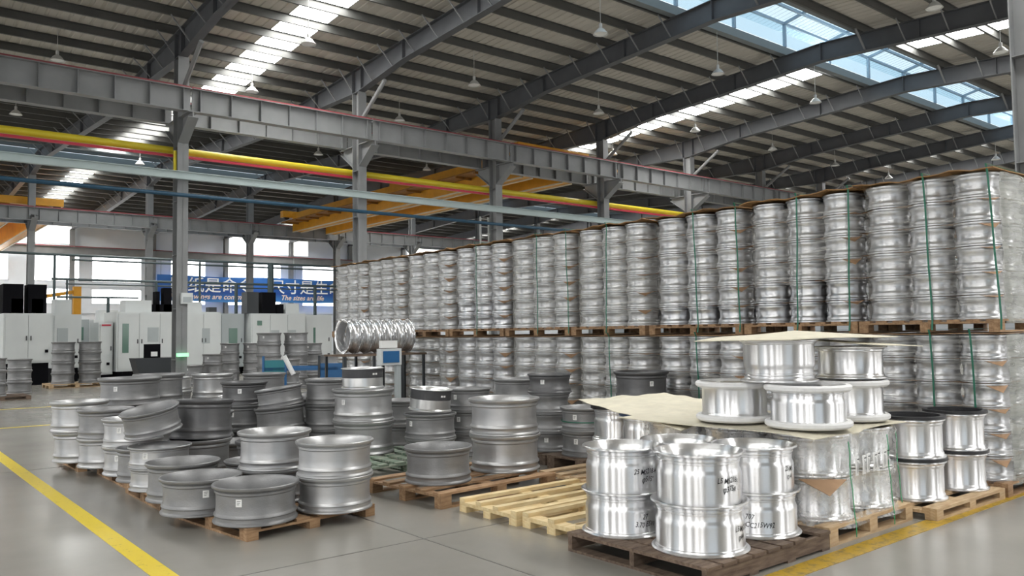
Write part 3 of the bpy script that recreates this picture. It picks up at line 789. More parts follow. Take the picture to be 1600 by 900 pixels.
rwl = lambda D=.64, h=.3, st='', a=-.6: ('raw', D, h, 'rawlight', st, a)
rwd = lambda D=.64, h=.3, st='', a=-.6: ('raw', D, h, 'rawdark', st, a)
# pallet P1 (front left)
pallet(2.47, 6.29, 0, 1.22, 1.28, .10, 'wood', 'brown wooden pallet at front left carrying grey castings', R(7), boards=6, along='y', blocks=3)
pallet(2.30, 7.92, 0, 1.15, 1.2, .10, 'wood', 'brown wooden pallet behind the front left one, beside the yellow line', R(0), boards=6, along='y')
pallet(2.36, 9.35, 0, 1.12, 1.25, .10, 'wood', 'brown wooden pallet, third from the front beside the yellow line', R(0), boards=6, along='y')
pallet(2.22, 10.9, 0, 1.15, 1.2, .10, 'wood', 'brown wooden pallet, fourth from the front beside the yellow line', R(0), boards=6, along='y')
stack(2.66, 6.60, .102, [raw(.69, .30, 's', -.42)], 'nearest on the front left pallet corner')
stack(2.44, 7.25, .102, [raw(.68, .30, 's', .12)], 'left behind the nearest casting')
stack(2.50, 7.93, .102, [raw(.66, .34)], 'behind the sticker-marked pair on the left pallet edge')
stack(3.35, 6.56, .102, [rwl(.66, .29), rwl(.67, .29)], 'the front left pallet\'s right-hand pile')
stack(3.12, 7.28, .102, [raw(.66, .29), rwl(.66, .33)], 'the pile behind the front left pallet piles')
stack(3.22, 7.96, .102, [raw(.62, .27)], 'low between the front piles, rim just showing')
stack(3.55, 8.55, .102, [rwd(.62, .38, 's', -.5)], 'half hidden behind the front left double pile')
stack(2.48, 8.60, .102, [rwl(.56, .22), rwl(.60, .20, 's', -.5)], 'the spool-like pale pile at left')
stack(2.55, 9.24, .102, [raw(.62, .34)], 'low beside the leftmost row, under the tilted rim')
stack(3.08, 9.20, .102, [raw(.66, .38), ('raw', .66, .42, 'rawdark', '', 0, (R(-2), R(3), 0))], 'the pile with a large dark rim on top')
t = wheel('raw', 2.52, 8.93, .62, .58, .25, 'dull grey wheel rim tilted steeply against the large dark rim', mk='raw'); t.rotation_euler = (R(3), R(-12), 0)
stack(2.58, 9.90, .082, [rwl(.66, .31, 's', -.6), rwl(.66, .30, 's', -.5)], 'the pale pile mid-way along the left row')
stack(2.44, 10.56, .102, [rwl(.62, .33), raw(.62, .33)], 'the pile second from the left end')
stack(2.30, 11.22, .102, [rwl(.62, .36), rwl(.66, .36)], 'the leftmost pile beside the yellow line')
stack(3.02, 11.80, .102, [raw(.66, .30), raw(.66, .30), raw(.79, .35, 's', -.5)], 'the tall left pile under a wide rim')
stack(3.66, 12.75, .002, [raw(.66, .32), raw(.66, .32), raw(.72, .40)], 'the pile right of the wide-topped left one')
stack(3.75, 9.75, .002, [raw(.66, .34)], 'on the floor between the left piles')
stack(3.62, 10.55, .002, [raw(.66, .34), raw(.66, .3)], 'the dim pile mid left group')
stack(4.30, 11.05, .002, [raw(.62, .33), raw(.62, .33, 's', -.6), rwd(.62, .3, 's', -.2)], 'the stickered pile left of the leaning one')
stack(4.54, 10.40, .002, [raw(.60, .32), ('raw', .66, .34, 'raw', '', 0, (R(-3), R(-4), 0)), ('raw', .62, .24, 'raw', '', 0, (R(-4), R(-7), 0))], 'the leaning pile left of centre')
stack(4.98, 12.0, .002, [raw(.60, .34), raw(.60, .34), raw(.64, .34)], 'the grey pile directly behind the leaning one')
stack(4.35, 12.45, .002, [raw(.60, .34), rwl(.60, .34), rwl(.60, .34)], 'the paler pile left behind the leaning one')
stack(5.45, 11.1, .002, [rwd(.66, .34), rwd(.7, .34)], 'the dark pile between leaning pile and centre pile')
stack(4.2, 9.55, .002, [rwd(.62, .34)], 'on the floor in front of the leaning pile')
# centre pile
pallet(4.5, 8.15, 0, 1.25, 1.2, .12, 'wood_green', 'green-edged wooden pallet on the floor at centre', R(0), boards=6, along='y')
stack(5.11, 9.20, .122, [rwl(.78, .40), rwl(.78, .39, 's', -.75)], 'the wide centre pile')
t = stack(5.12, 9.24, .92, [('banded', .54, .25, 'bright_band', 'B')], 'lying on the wide centre pile')
stack(5.15, 10.25, .002, [raw(.66, .33), raw(.66, .33), raw(.62, .33)], 'the pile behind the wide centre pile')
stack(6.15, 10.0, .002, [raw(.64, .33), raw(.64, .33)], 'the pile right behind the centre pile')
stack(6.9, 10.2, .002, [rwd(.64, .33), raw(.64, .33)], 'the pile deep behind the banded rim')
stack(5.72, 8.62, .002, [raw(.64, .30), raw(.66, .30, 's', -.9)], 'the pile under the tilted banded rim')
t = stack(5.72, 8.62, .62, [('banded', .54, .27, 'bright_band', 'B')], 'tilted on the pile right of centre')[0]; t.rotation_euler = (R(4), R(3), 0); t.location.z += .02
pallet(4.24, 6.22, 0, 1.5, 1.2, .14, 'wood', 'brown wooden pallet under the two large pale castings at centre', R(4), boards=5, along='x')
stack(4.62, 6.82, .142, [raw(.68, .34)], 'single casting on the left corner of the centre pallet')
stack(5.55, 6.92, .142, [rwl(.77, .375), rwl(.77, .375)], 'the large pale pile at centre')
stack(6.45, 8.80, .002, [raw(.60, .30), raw(.60, .28, 's', -.5), raw(.60, .28, 's', -.7)], 'the pile left behind the large pale pile')
stack(7.45, 9.0, .002, [raw(.66, .31), raw(.66, .31), raw(.66, .31)], 'the pile right behind the large pale pile')
pallet(6.55, 7.4, 0, .75, .7, .12, 'wood_dark', 'dark small pallet under the narrow four-high pile', R(0), boards=4)
stack(6.92, 7.72, .122, [('silver', .52, .235, 'raw', 's', -.2), ('silver', .52, .235, 'raw'), ('silver', .52, .235, 'raw'), ('silver', .56, .235, 'rawdark', 's', -.35)], 'the narrow pile before the wrapped wall')
b = MB(); b.box((6.42, 6.62, 0), (7.1, 6.75, .14)); b.box((6.42, 7.1, 0), (7.1, 7.22, .14)); b.box((6.42, 6.6, .141), (7.1, 7.24, .16)); tag(ob('timber_base', b, m=M['wood_dark']), 'plain brown timber base under the pair of stickered grey rims', 'pallet')
stack(6.77, 6.92, .162, [raw(.60, .28, 's', -.45), raw(.62, .27, 's', -.5)], 'the strapped pair left of the sheet')
b = MB(); b.tube((6.77-.0, 6.92, .33+.22), (6.77, 6.92, .33+.232), .291, 40, cap=False); tag(ob('strap', b, m=M['strap']), 'green strap around the stickered grey rim pair', 'strap')
stack(7.93, 7.08, .002, [raw(.66, .33), raw(.66, .36), rwd(.70, .38, 's', .42)], 'the charcoal-topped pile behind the beige sheet')

# far left small piles
pallet(5.1, 29.2, 0, 1.6, 1.2, .13, 'wood_mid', 'pale pallet under the tall far piles at left by the aisle', 0, boards=6)
stack(5.55, 29.6, .132, [raw(.70, .33)]*4, 'the left of two tall far piles')
stack(6.32, 29.5, .132, [raw(.70, .33)]*4, 'the right of two tall far piles')
pallet(2.6, 24.7, 0, 1.3, 1.2, .1, 'wood_dark', 'dark pallet at the extreme left edge', 0, boards=6)
stack(3.05, 25.1, .102, [raw(.7, .33)]*3, 'the pile at the left picture edge')
stack(4.05, 27.6, .002, [raw(.66, .33)]*3, 'the far pile second from left edge')
for (x, y, D, n_, w_) in ((8.75, 26.9, .7, 2, 'low, right of the near column'), (9.5, 27.2, .66, 3, 'second right of the near column'), (10.45, 28.2, .66, 4, 'third right of the near column'), (11.15, 28.0, .62, 4, 'fourth right of the near column'),
    (9.75, 23.2, .72, 5, 'behind the blue cart, left one'), (10.55, 23.1, .72, 5, 'behind the blue cart, right one'), (11.6, 24.2, .62, 4, 'narrow, right behind blue cart'), (11.3, 22.2, .76, 3, 'right of the blue cart'), (12.2, 22.9, .72, 3, 'far right behind the blue cart'), (8.33, 23.6, .66, 1, 'alone on the floor in mid distance')):
    stack(x, y, .002, [raw(D, .33, 's' if i == n_-1 else '', -.5) for i in range(n_)], 'the far pile ' + w_)
stack(6.0, 19.5, .002, [raw(.66, .33), rwl(.66, .33)], 'the lone mid-distance pile, left')
stack(6.8, 19.0, .002, [raw(.66, .33), raw(.66, .33)], 'the lone mid-distance pile, right')
stack(3.9, 14.6, .002, [raw(.7, .3)], 'on the floor behind the far left group')
stack(5.0, 15.2, .002, [raw(.66, .33, 's', -.5)], 'low, behind the left group with a sticker')
stack(5.6, 14.0, .002, [raw(.66, .33), raw(.62, .33)], 'the two-high pile behind the left group')
stack(8.6, 19.4, .002, [raw(.70, .33), raw(.70, .33), raw(.7, .33)], 'the three-high pile near the foil roll')

# ================================================================ POLISHED RIMS, right
def polished(x, y, z, D, h, label, kind='polish', mk='polish', inner_black=False, n=80):
    t = wheel(kind, x, y, z, D, h, label, mk=mk, n=n, web=not inner_black)
    return t
pallet(4.14, 3.20, 0, 1.42, 1.24, .135, 'wood_dark', 'dark weathered wooden pallet at the front with polished rims', R(0), boards=9, along='stringer', skip=(7,), thick=.022)
b = MB(); b.box((4.2, 3.17, .03), (5.56, 3.195, .125)); 
P_A = polished(4.50, 4.22, .137, .62, .31, 'turned aluminium wheel rim, lower of the left pile on the dark front pallet')
P_A1 = polished(4.50, 4.22, .432, .60, .325, 'turned aluminium wheel rim with handwriting, upper of the left pile on the dark front pallet', 'polish_nested')
P_B = polished(4.53, 3.55, .137, .655, .325, 'turned aluminium wheel rim, lower of the nearest front pile')
P_B1 = polished(4.53, 3.55, .446, .62, .34, 'turned aluminium wheel rim with handwriting, upper of the nearest front pile', 'polish_nested')
P_C = polished(5.20, 3.57, .137, .64, .315, 'turned aluminium wheel rim, lower of the right pile on the dark front pallet')
P_C1 = polished(5.20, 3.57, .436, .61, .325, 'turned aluminium wheel rim, upper of the right pile on the dark front pallet', 'polish_nested')
P_D = polished(5.14, 4.22, .137, .62, .31, 'turned aluminium wheel rim, lower of the rear pile on the dark front pallet')
P_D1 = polished(5.14, 4.22, .432, .60, .31, 'turned aluminium wheel rim, upper of the rear pile on the dark front pallet', 'polish_nested')
writing(P_A1, [('25 MS218-4', 0), ('φ515"', .06)], .60, .31, cam_ang(4.5, 4.22, .28), .47, .041)
writing(P_B1, [('L5 MS218x', 0), ('φ375#', .04)], .62, .325, cam_ang(4.53, 3.55, .42), .47, .041)
writing(P_B, [('L5 MS218', 0), ('φ44', .03)], .655, .325, cam_ang(4.53, 3.55, .85), .44, .041)
writing(P_C, [('707', 0), ('CC215W92', 0)], .64, .315, cam_ang(5.2, 3.57, -.25), .42, .041)
writing(P_A, [('     27', 0), ('3.70 ESW', 0)], .62, .31, cam_ang(4.5, 4.22, .28), .42, .041)
writing(P_C1, [('25 MS', 0), ('φ 4', .02)], .61, .31, cam_ang(5.2, 3.57, .85), .5, .041)
# middle pallet with wrapped rims, sheet and more rims
pallet(5.60, 3.22, 0, 1.30, 1.9, .14, 'wood_mid', 'pale wooden pallet under the film-wrapped polished rims', R(0), boards=8, along='x', thick=.022)
QX, QY = (5.95, 6.60), (3.56, 4.22, 4.86)
for i, x in enumerate(QX):
    for j, yv in enumerate(QY):
        for k in range(2):
            polished(x, yv, .142+k*.325, .62, .318, 'turned aluminium rim in film, %s layer, %s column, %s row from aisle' % (('lower', 'upper')[k], ('left', 'right')[i], o1(j)), 'turned', n=48)
def wrap(x0, x1, y0, y1, z0, z1, rad, label, mt):
    path = []
    def arc(cx, cy, a0, a1, m_=10):
        for i in range(m_+1):
            a = a0+(a1-a0)*i/m_; path.append((cx+rad*math.cos(a), cy+rad*math.sin(a), math.cos(a), math.sin(a)))
    def line(p, q, nx_, ny_, m_=16):
        for i in range(1, m_): path.append((p[0]+(q[0]-p[0])*i/m_, p[1]+(q[1]-p[1])*i/m_, nx_, ny_))
    arc(x0+rad, y0+rad, math.pi, math.pi*1.5); line((x0+rad, y0), (x1-rad, y0), 0, -1)
    arc(x1-rad, y0+rad, math.pi*1.5, math.pi*2); line((x1, y0+rad), (x1, y1-rad), 1, 0)
    arc(x1-rad, y1-rad, 0, math.pi/2); line((x1-rad, y1), (x0+rad, y1), 0, 1)
    arc(x0+rad, y1-rad, math.pi/2, math.pi); line((x0, y1-rad), (x0, y0+rad), -1, 0)
    nz = 40; vs = []; K = len(path)
    for iz in range(nz+1):
        zz = z0+(z1-z0)*iz/nz
        for k_, (a, b_, nx_, ny_) in enumerate(path):
            s_ = k_*.07
            o_ = .005+.008*abs(math.sin(s_*5+zz*23))*abs(math.sin(zz*11-s_*3))+.004*math.sin(zz*70+s_*9)
            if nx_ in (0, 1, -1) and abs(nx_)+abs(ny_) == 1: o_ -= .03*math.sin(math.pi*min(1, abs(((a if ny_ else b_)-(x0 if ny_ else y0)-rad)/((x1-x0 if ny_ else y1-y0)-2*rad))))
            if iz < 3: o_ += .012*(3-iz)
            vs.append((a+nx_*o_, b_+ny_*o_, zz))
    fb = MB(); fb.add(vs, [(i*K+j, i*K+(j+1) % K, (i+1)*K+(j+1) % K, (i+1)*K+j) for i in range(nz) for j in range(K)], True)
    return tag(ob('stretch_wrap', fb.mesh('stretch_wrap', M[mt], 180)), label, 'plastic wrap')
wp = wrap(5.625, 6.925, 3.235, 5.19, .10, .79, .32, 'clear crinkled film wrapped around the polished rims on the pale pallet', 'film_clear')
for k, x in enumerate((5.98, 6.065, 6.15, 6.23, 6.305, 6.38, 6.455)):
    b = MB(); y_ = 3.212-.012*(k % 2); zb_ = .47+.003*k
    b.add([(x, y_, zb_), (x+.058, y_+.004, zb_), (x+.058-.01, y_-.006, zb_+.07), (x+.058+.006*(k % 3), y_+.003, zb_+.145), (x+.004*(k % 3), y_, zb_+.145), (x-.01, y_-.01, zb_+.07)], [(0, 1, 2, 5), (5, 2, 3, 4)])
    lb = ob('paper_label', b, wp, m=M['sticker'])
    b = MB(); b.box((x+.012, y_-.013, zb_+.122), (x+.046, y_-.012, zb_+.130)); b.box((x+.016, y_-.013, zb_+.02), (x+.020, y_-.012, zb_+.11)); b.box((x+.03, y_-.013, zb_+.03), (x+.033, y_-.012, zb_+.10)); ob('print', b, lb, m=M['ink'])
b = MB(); b.add([(5.60, 3.46, .462), (5.84, 3.205, .462), (5.585, 3.20, .375), (5.60, 3.46, .466), (5.84, 3.205, .466), (5.58, 3.195, .378)], [(0, 1, 2), (3, 5, 4), (0, 3, 4, 1), (1, 4, 5, 2), (2, 5, 3, 0)])
tag(ob('cardboard_flap', b, m=M['card']), 'triangular brown cardboard corner poking from the wrapped polished rims', 'cardboard')
for i, (x, y_) in enumerate(((5.96, 3.225), (6.56, 3.225), (6.86, 3.30))):
    b = MB(); P = [(x-.01*k_+.006*math.sin(k_), y_-.018-.004*math.sin(k_*2), .02+k_*.09) for k_ in range(9)]
    for p, q in zip(P[:-1], P[1:]): b.bar(p, q, .010, .003)
    tag(ob('strap', b, m=mat('bright_green_strap%d' % i, (.02, .30, .12), .4)), 'bright green strap over the film on the pale pallet, %s' % ('left one', 'middle one', 'right one')[i], 'strap')
# rims with white foam rings
def foam_ring(t, D, z, r=.018, over=1.06):
    prof = [(D/2*over-.012+math.cos(a)*.024, z+math.sin(a)*r) for a in [6.2832*i/8 for i in range(8)]]
    prof = [(D/2*.93, z-r), (D/2*over-.016, z-r), (D/2*over+.002, z-r*.4), (D/2*over+.004, z+r*.5), (D/2*over-.01, z+r), (D/2*.93, z+r)]
    ob('foam_ring', MB().lathe(prof, 48), t, m=M['foam'])
Z2 = .825
for (x, y_, D, h, l) in ((5.93, 4.25, .60, .30, 'left, before the grey castings'), (5.93, 3.56, .62, .30, 'nearest, in the middle'), (6.66, 3.60, .58, .30, 'right, beneath the tall rim')):
    t = polished(x, y_, Z2+.02, D, h, 'polished rim with white foam edge rings on the wrapped load, ' + l, 'turned' if x > 6 or y_ > 4 else 'polish', n=72)
    foam_ring(t, D, .006, .026); foam_ring(t, D, h-.014, .026)
t = polished(5.98, 3.84, 1.168, .62, .335, 'tall polished wheel rim topmost of the heap under the flat pale sheet', 'polish'); t.rotation_euler = (math.pi, 0, 0); t.location.z += .335
t = polished(6.72, 3.62, 1.168, .58, .27, 'polished wheel rim right of the topmost one, on a white-ringed rim', 'turned')
foam_ring(t, .58, .262, .008, 1.01)
# flat pale sheets
def sheet_obj(name, pts, z, label, m='card_pale', bend=None, t_=.006, n_=20):
    """bilinear patch over four corner points with a bend function"""
    vs = []
    for k in range(2):
        for i in range(n_+1):
            for j in range(n_+1):
                u, v = i/n_, j/n_
                p = (Vector(pts[0])*(1-u)*(1-v)+Vector(pts[1])*u*(1-v)+Vector(pts[2])*u*v+Vector(pts[3])*(1-u)*v)
                dz = bend(u, v) if bend else 0
                vs.append((p.x, p.y, p.z+dz+k*t_))
    K = (n_+1)**2; q = n_+1; fs = []
    for i in range(n_):
        for j in range(n_):
            a = i*q+j; fs += [(a, a+1, a+q+1, a+q), (a+K, a+q+K, a+q+1+K, a+1+K)]
    for i in range(n_):
        fs += [(i*q, i*q+q, i*q+q+K, i*q+K), (i*q+n_, i*q+n_+K, i*q+q+n_+K, i*q+q+n_), (i, i+K, i+1+K, i+1), (n_*q+i, n_*q+i+1, n_*q+i+1+K, n_*q+i+K)]
    b = MB().add(vs, fs, True); return tag(ob(name, b, m=M[m]), label, 'sheet')
sheet_obj('board_sheet', [(5.62, 3.50, 1.506), (7.25, 3.45, 1.515), (7.3, 4.5, 1.565), (5.60, 4.40, 1.515)], 0, 'flat pale board lying on top of the tallest polished rim', bend=lambda u, v: .006*math.sin(u*5+v*2)-.12*max(0, .22-u)*v)
sheet_obj('board_sheet', [(6.50, 3.30, 1.452), (7.05, 3.15, 1.43), (7.1, 4.0, 1.48), (6.55, 4.05, 1.50)], 0, 'second grey-beige board slanting down at the right under the flat pale one', bend=lambda u, v: 0)
sheet_obj('crumpled_sheet', [(5.50, 3.26, .80), (6.95, 3.26, .80), (6.95, 5.2, .80), (5.50, 5.2, .80)], 0, 'beige interleaf sheet between the wrapped rims and the white-ringed rims', bend=lambda u, v: .004*math.sin(u*11+v*7)-(.02*max(0, .12-v)*8 if u < .5 else .0))
sheet_obj('crumpled_sheet', [(5.42, 4.42, .775), (7.0, 4.95, .82), (7.32, 6.2, .87), (6.3, 6.55, .84)], 0, 'crumpled beige paper sheet draped over the banded polished rims', bend=lambda u, v: .012*math.sin(u*17+v*9)*math.sin(v*13-u*4)+.03*math.sin(math.pi*u)*math.sin(math.pi*v)-.02*(1-u)*(1-v))
# banded rims behind, under the sheet
pallet(5.75, 5.3, 0, 1.25, 1.3, .13, 'wood_mid', 'wooden pallet hidden behind the front piles, under the banded polished rims', R(0), boards=6)
for (x, y_, mt, l) in ((6.55, 6.20, 'black_band', 'black-taped top edge, left under the beige sheet'), (6.20, 5.45, 'blue_band', 'navy-taped top edge under the beige sheet corner')):
    t = polished(x, y_, .132, .57, .30, 'polished rim, lower, below the one with ' + l, 'turned', n=56)
    t = polished(x, y_, .434, .57, .335, 'polished rim with ' + l, 'polish', n=56)
    ring(t, .57, .325, .365, .9, 1.03, mt, 'tape_band')
# rightmost pallet
pallet(6.98, 3.06, 0, 1.36, 1.1, .10, 'wood_mid', 'light wooden pallet at lower right under the black-banded rims', R(-1), boards=5, along='x', thick=.025)
for (x, y_, D, l) in ((7.36, 3.42, .55, 'left'), (8.09, 3.35, .53, 'right')):
    for k in range(2):
        t = polished(x, y_, .102+k*.36, D, .335, 'black-edged polished rim, %s of the %s pile on lower right pallet' % (('lower', 'upper')[k], l), 'turned', n=72)
        ring(t, D, .337, .36, .86, 1.03, 'black_band', 'tape_band')
        if k == 1: ob('black_lining', MB().lathe([(D/2*.84, .15), (D/2*.85, .15), (D/2*.86, .34), (D/2*.84, .34)], 48), t, m=M['black_band'])
# pine pallets
pallet(4.33, 5.26, 0, 1.42, .80, .12, 'wood_light', 'fresh pine pallet on the open floor, farther of the pair', R(0), boards=4, along='x', thick=.032, bwid=.075)
pallet(4.36, 4.52, 0, 1.40, .70, .12, 'wood_light', 'fresh pine pallet on the open floor, nearer, behind the polished front pile', R(0), boards=3, along='x', thick=.032, bwid=.075)
b = MB(); b.box((4.22, 2.9, .0), (4.75, 2.93, .02)); 
# shiny rims on the floor far behind
for i, (x, y_) in enumerate(((6.1, 12.4), (6.75, 12.1), (6.4, 13.2))):
    for k in range(2): polished(x, y_, .002+k*.3, .6, .295, 'shiny rim on the floor below the foil roll, %s layer, %s from the left' % (('lower', 'upper')[k], o1(i)), 'turned', n=40)

# ================================================================ foil roll on rack, blue cart, box on post
t = thing('steel_rack', 'black steel rack carrying the foil-wrapped rims', 'rack', (6.75, 12.65, 0))
b = MB(); b.box((-.3, -.35, 1.22), (1.35, .35, 1.25)); ob('shelf_board', b, t, m=M['wood_dark'])
for dx in (-.27, .3, .85, 1.3):
    for dy in (-.32, .32):
        b = MB(); b.box((dx-.02, dy-.02, 0), (dx+.02, dy+.02, 1.22)); ob('leg', b, t, m=M['dark_mach'])
for k in range(6):
    x = 6.62+.205*k
    me = MB().lathe([(r*.29, z*.20) for r, z in PROF['silver']], 32)
    me.v = [(p[0]*(1+.05*math.sin(i*1.7)), p[1]*(1+.04*math.sin(i*2.3)), p[2]) for i, p in enumerate(me.v)]
    o = ob('foil_wrapped_wheel', me, None, (x, 12.65-.02*k, 1.25+.310), m=M['foil'], label='foil-wrapped rim lying on its side in the silver roll, %s from the left' % o1(k), category='wheel rim', group='foil-wrapped roll of rims')
    o.rotation_euler = (0, R(90), 0)
t = thing('control_box', 'blue-framed box with white paper on a grey post beside the foil roll', 'box', (7.0, 11.75, 0))
b = MB(); b.box((.12, -.04, 0), (.2, .04, 1.2)); ob('post', b, t, m=M['grey_mach'])
b = MB(); b.box((-.2, -.06, 1.08), (.2, .06, 1.35)); ob('body', b, t, m=M['white_mach'])
b = MB(); b.box((-.15, -.075, 1.12), (.15, -.062, 1.31)); ob('blue_panel', b, t, m=M['blue'])
b = MB(); b.box((-.16, -.03, 1.36), (.14, .05, 1.48)); ob('paper', b, t, m=M['sticker'])
t = thing('blue_cart', 'blue metal hand cart with teal side panels among the castings', 'cart', (7.0, 14.9, 0), R(-38))
for (nm, a, c, mt) in (('rail', (-.7, -.4, .92), (.7, -.36, .98), 'blue'), ('rail', (-.7, .36, .92), (.7, .4, .98), 'blue'), ('panel', (-.7, -.4, .75), (-.3, -.38, 1.12), 'teal'), ('panel', (.35, -.4, .68), (.85, -.38, 1.05), 'blue'), ('deck', (-.7, -.4, .3), (.7, .4, .34), 'blue')):
    b = MB(); b.box(a, c); ob(nm, b, t, m=M[mt])
for dx in (-.7, -.28, .35, .85):
    b = MB(); b.box((dx-.02, -.42, .1), (dx+.02, -.38, 1.2)); ob('post', b, t, m=M['blue' if dx < .2 else 'dark_mach'])
for dx in (-.5, .5):
    for dy in (-.36, .36):
        b = MB(); b.tube((dx, dy-.02, .12), (dx, dy+.02, .12), .12, 14); ob('wheel', b, t, m=M['dark_mach'])
b = MB(); b.tube((-.3, -.45, 1.2), (-.12, -.45, .85), .045, 10); ob('paper_tube', b, t, m=M['sticker'])

# ================================================================ MACHINES
def machine(x, y, w_, d_, h, base, label, body='white_mach', doors=2, win=None, top=None, grey=None, vents=0, lock=True):
    """front faces -y"""
    t = thing('machine_tool', label, 'machine', (x, y, 0))
    b = MB(); b.box((0, 0, base), (w_, d_, h)); ob('cabinet', b, t, m=M[body])
    b = MB(); b.box((.08, .1, 0), (w_-.08, d_-.1, base)); ob('base', b, t, m=M['black'])
    dw = (w_-.1)/doors
    for i in range(doors):
        b = MB(); b.box((.05+i*dw+.008, -.03, base+.06), (.05+(i+1)*dw-.008, -.002, h-.06)); dd = ob('door', b, t, m=M[body])
        b = MB(); b.box((.05+(i+.5)*dw+(.4 if i == 0 else -.4)*dw, -.06, (base+h)/2-.08), (.05+(i+.5)*dw+(.4 if i == 0 else -.4)*dw+.03, -.03, (base+h)/2+.08)); ob('handle', b, dd, m=M['dark_mach'])
    if win:
        for (a, c, e, f_) in win: b = MB(); b.box((a, -.045, c), (e, -.031, f_)); ob('window', b, t, m=M['glass_green'])
    if grey:
        for (a, c, e, f_) in grey: b = MB(); b.box((a, -.045, c), (e, -.031, f_)); ob('panel', b, t, m=M['grey_mach'])
    if top:
        for (a, c, e, f_, mt) in top: b = MB(); b.box((a, .2, h), (e, .2+c, f_)); ob('top_unit', b, t, m=M[mt])
    if lock: b = MB(); b.box((w_-.22, -.06, base+.35), (w_-.12, -.03, base+.45)); ob('switch', b, t, m=M['black'])
    return t
machine(4.2, 32.0, 1.45, 1.6, 2.45, .75, 'white two-door machine cabinet with black base at far left', top=[(.25, .5, .6, 2.95, 'white_mach'), (.85, .5, 1.2, 2.95, 'white_mach'), (0, .9, .6, 3.45, 'black'), (.75, .9, 1.3, 3.45, 'black')])
machine(5.9, 33.4, .95, 1.5, 2.45, .5, 'white machine with a grey panel behind the tall far left pile', doors=1, grey=[(.15, 1.4, .5, 1.95)], top=[(.1, .6, .65, 3.0, 'white_mach')])
machine(6.95, 35.5, .6, 1.5, 2.3, .3, 'grey narrow machine with a window, behind the left aisle', 'grey_mach', 1, win=[(.2, 1.5, .4, 2.0)])
mk_ = machine(7.45, 33.5, .5, 1.4, 2.15, .2, 'narrow white machine with a red mark, left of the big window machine', doors=1)
b = MB(); b.box((.1, -.05, 2.02), (.42, -.031, 2.08)); ob('red_mark', b, mk_, m=M['red'])
machine(8.0, 33.2, 2.35, 1.9, 2.55, .3, 'large white machine with a tall green window left of the near column', doors=3, win=[(.2, 1.0, .42, 2.1)], grey=[(1.1, 1.4, 1.5, 1.95)], top=[(.35, .8, 1.3, 3.0, 'white_mach'), (1.35, .9, 2.2, 2.85, 'black'), (1.45, .4, 1.6, 3.35, 'black'), (1.75, .4, 2.05, 3.5, 'black')])
machine(10.45, 33.0, 1.4, 1.9, 2.55, .3, 'white machine right of the near column with a side panel', doors=2, grey=[(.65, 1.3, .95, 1.9)], top=[(.1, .6, .7, 2.95, 'white_mach'), (1.0, .4, 1.3, 2.75, 'dark_mach')])
b = MB(); b.box((7.6, 24.62, 1.0), (7.9, 24.789, 1.1)); tag(ob('green_display', b, m=M['green_led']), 'glowing green light strip fixed to the foot of the near column', 'light')
machine(12.0, 33.5, 1.0, 1.7, 2.5, .3, 'grey machine with a green window left of the long white machine', 'grey_mach', 1, win=[(.35, 1.2, .7, 1.9)])
machine(13.1, 33.0, 2.4, 1.9, 2.5, .3, 'long white machine under the blue banner with vent panels', doors=3, grey=[(.85, 1.3, 1.2, 1.8), (1.6, 1.3, 1.95, 1.8)], top=[(-.1, .6, .4, 3.4, 'dark_mach'), (.55, .5, 1.15, 3.4, 'black'), (1.2, .7, 1.5, 2.9, 'black'), (1.6, .7, 2.2, 2.95, 'white_mach')], win=[(.25, 2.0, .45, 2.2)])
machine(15.65, 33.4, 1.3, 1.8, 2.45, .3, 'white machine at the right end of the row, beside the wrapped wall', doors=1, win=[(.4, .8, .5, 1.9)])
for i, (x, y_, w_) in enumerate(((6.2, 45, 3), (10, 46, 3.2), (14, 45.5, 3), (18.2, 46, 3.5))):
    machine(x, y_, w_, 2, 2.5, .2, 'pale machine of the rear row in front of the windows, %s from the left' % o1(i), doors=2, top=[(.3, .8, 1.2, 3.0, 'white_mach')])
t = thing('control_station', 'dark control desk with small monitor left of the near column', 'desk', (7.35, 28.2, 0))
b = MB(); b.prism([(0, .55), (1.35, .55), (1.2, 0), (.15, 0)], (0, 0, .35), (1, 0, 0), (0, 0, 1), (0, .7, 0)); ob('bin', b, t, m=M['dark_mach'])
b = MB(); b.box((.35, .2, .9), (.85, .3, 1.35)); ob('monitor', b, t, m=M['black']); b = MB(); b.box((.55, .18, .95), (.75, .199, 1.1)); ob('paper', b, t, m=M['sticker'])
b = MB(); b.box((.2, .1, 0), (1.1, .6, .35)); ob('foot', b, t, m=M['black'])
t = thing('switch_box', 'small white switch box fixed on the leftmost near column', 'box', (7.86, 24.7, 2.55))
b = MB(); b.box((-.16, -.05, 0), (.16, .08, .32)); ob('body', b, t, m=M['white_mach']); b = MB(); b.box((-.12, -.06, .05), (.12, -.051, .2)); ob('cover', b, t, m=M['grey_mach'])
t = thing('ladder', 'narrow pale ladder beside the third near column', 'ladder', (19.2, 25.3, 0))
for dx in (0, .4):
    b = MB(); b.box((dx-.03, -.02, 0), (dx+.03, .02, 6.1)); ob('side_rail', b, t, m=M['lampw'])
for k in range(20):
    b = MB(); b.box((.03, -.015, .3+.3*k), (.37, .015, .34+.3*k)); ob('rung', b, t, m=M['lampw'])
# jib crane
t = thing('jib_crane', 'small orange jib crane post behind the white machines at left', 'crane', (7.5, 37.5, 0))
b = MB(); b.box((-.14, -.14, 0), (.14, .14, 3.7)); ob('post', b, t, m=M['orange']); b = MB(); b.bar((0, 0, 3.5), (-1.3, 0, 3.25), .12, .14); ob('arm', b, t, m=M['orange'])
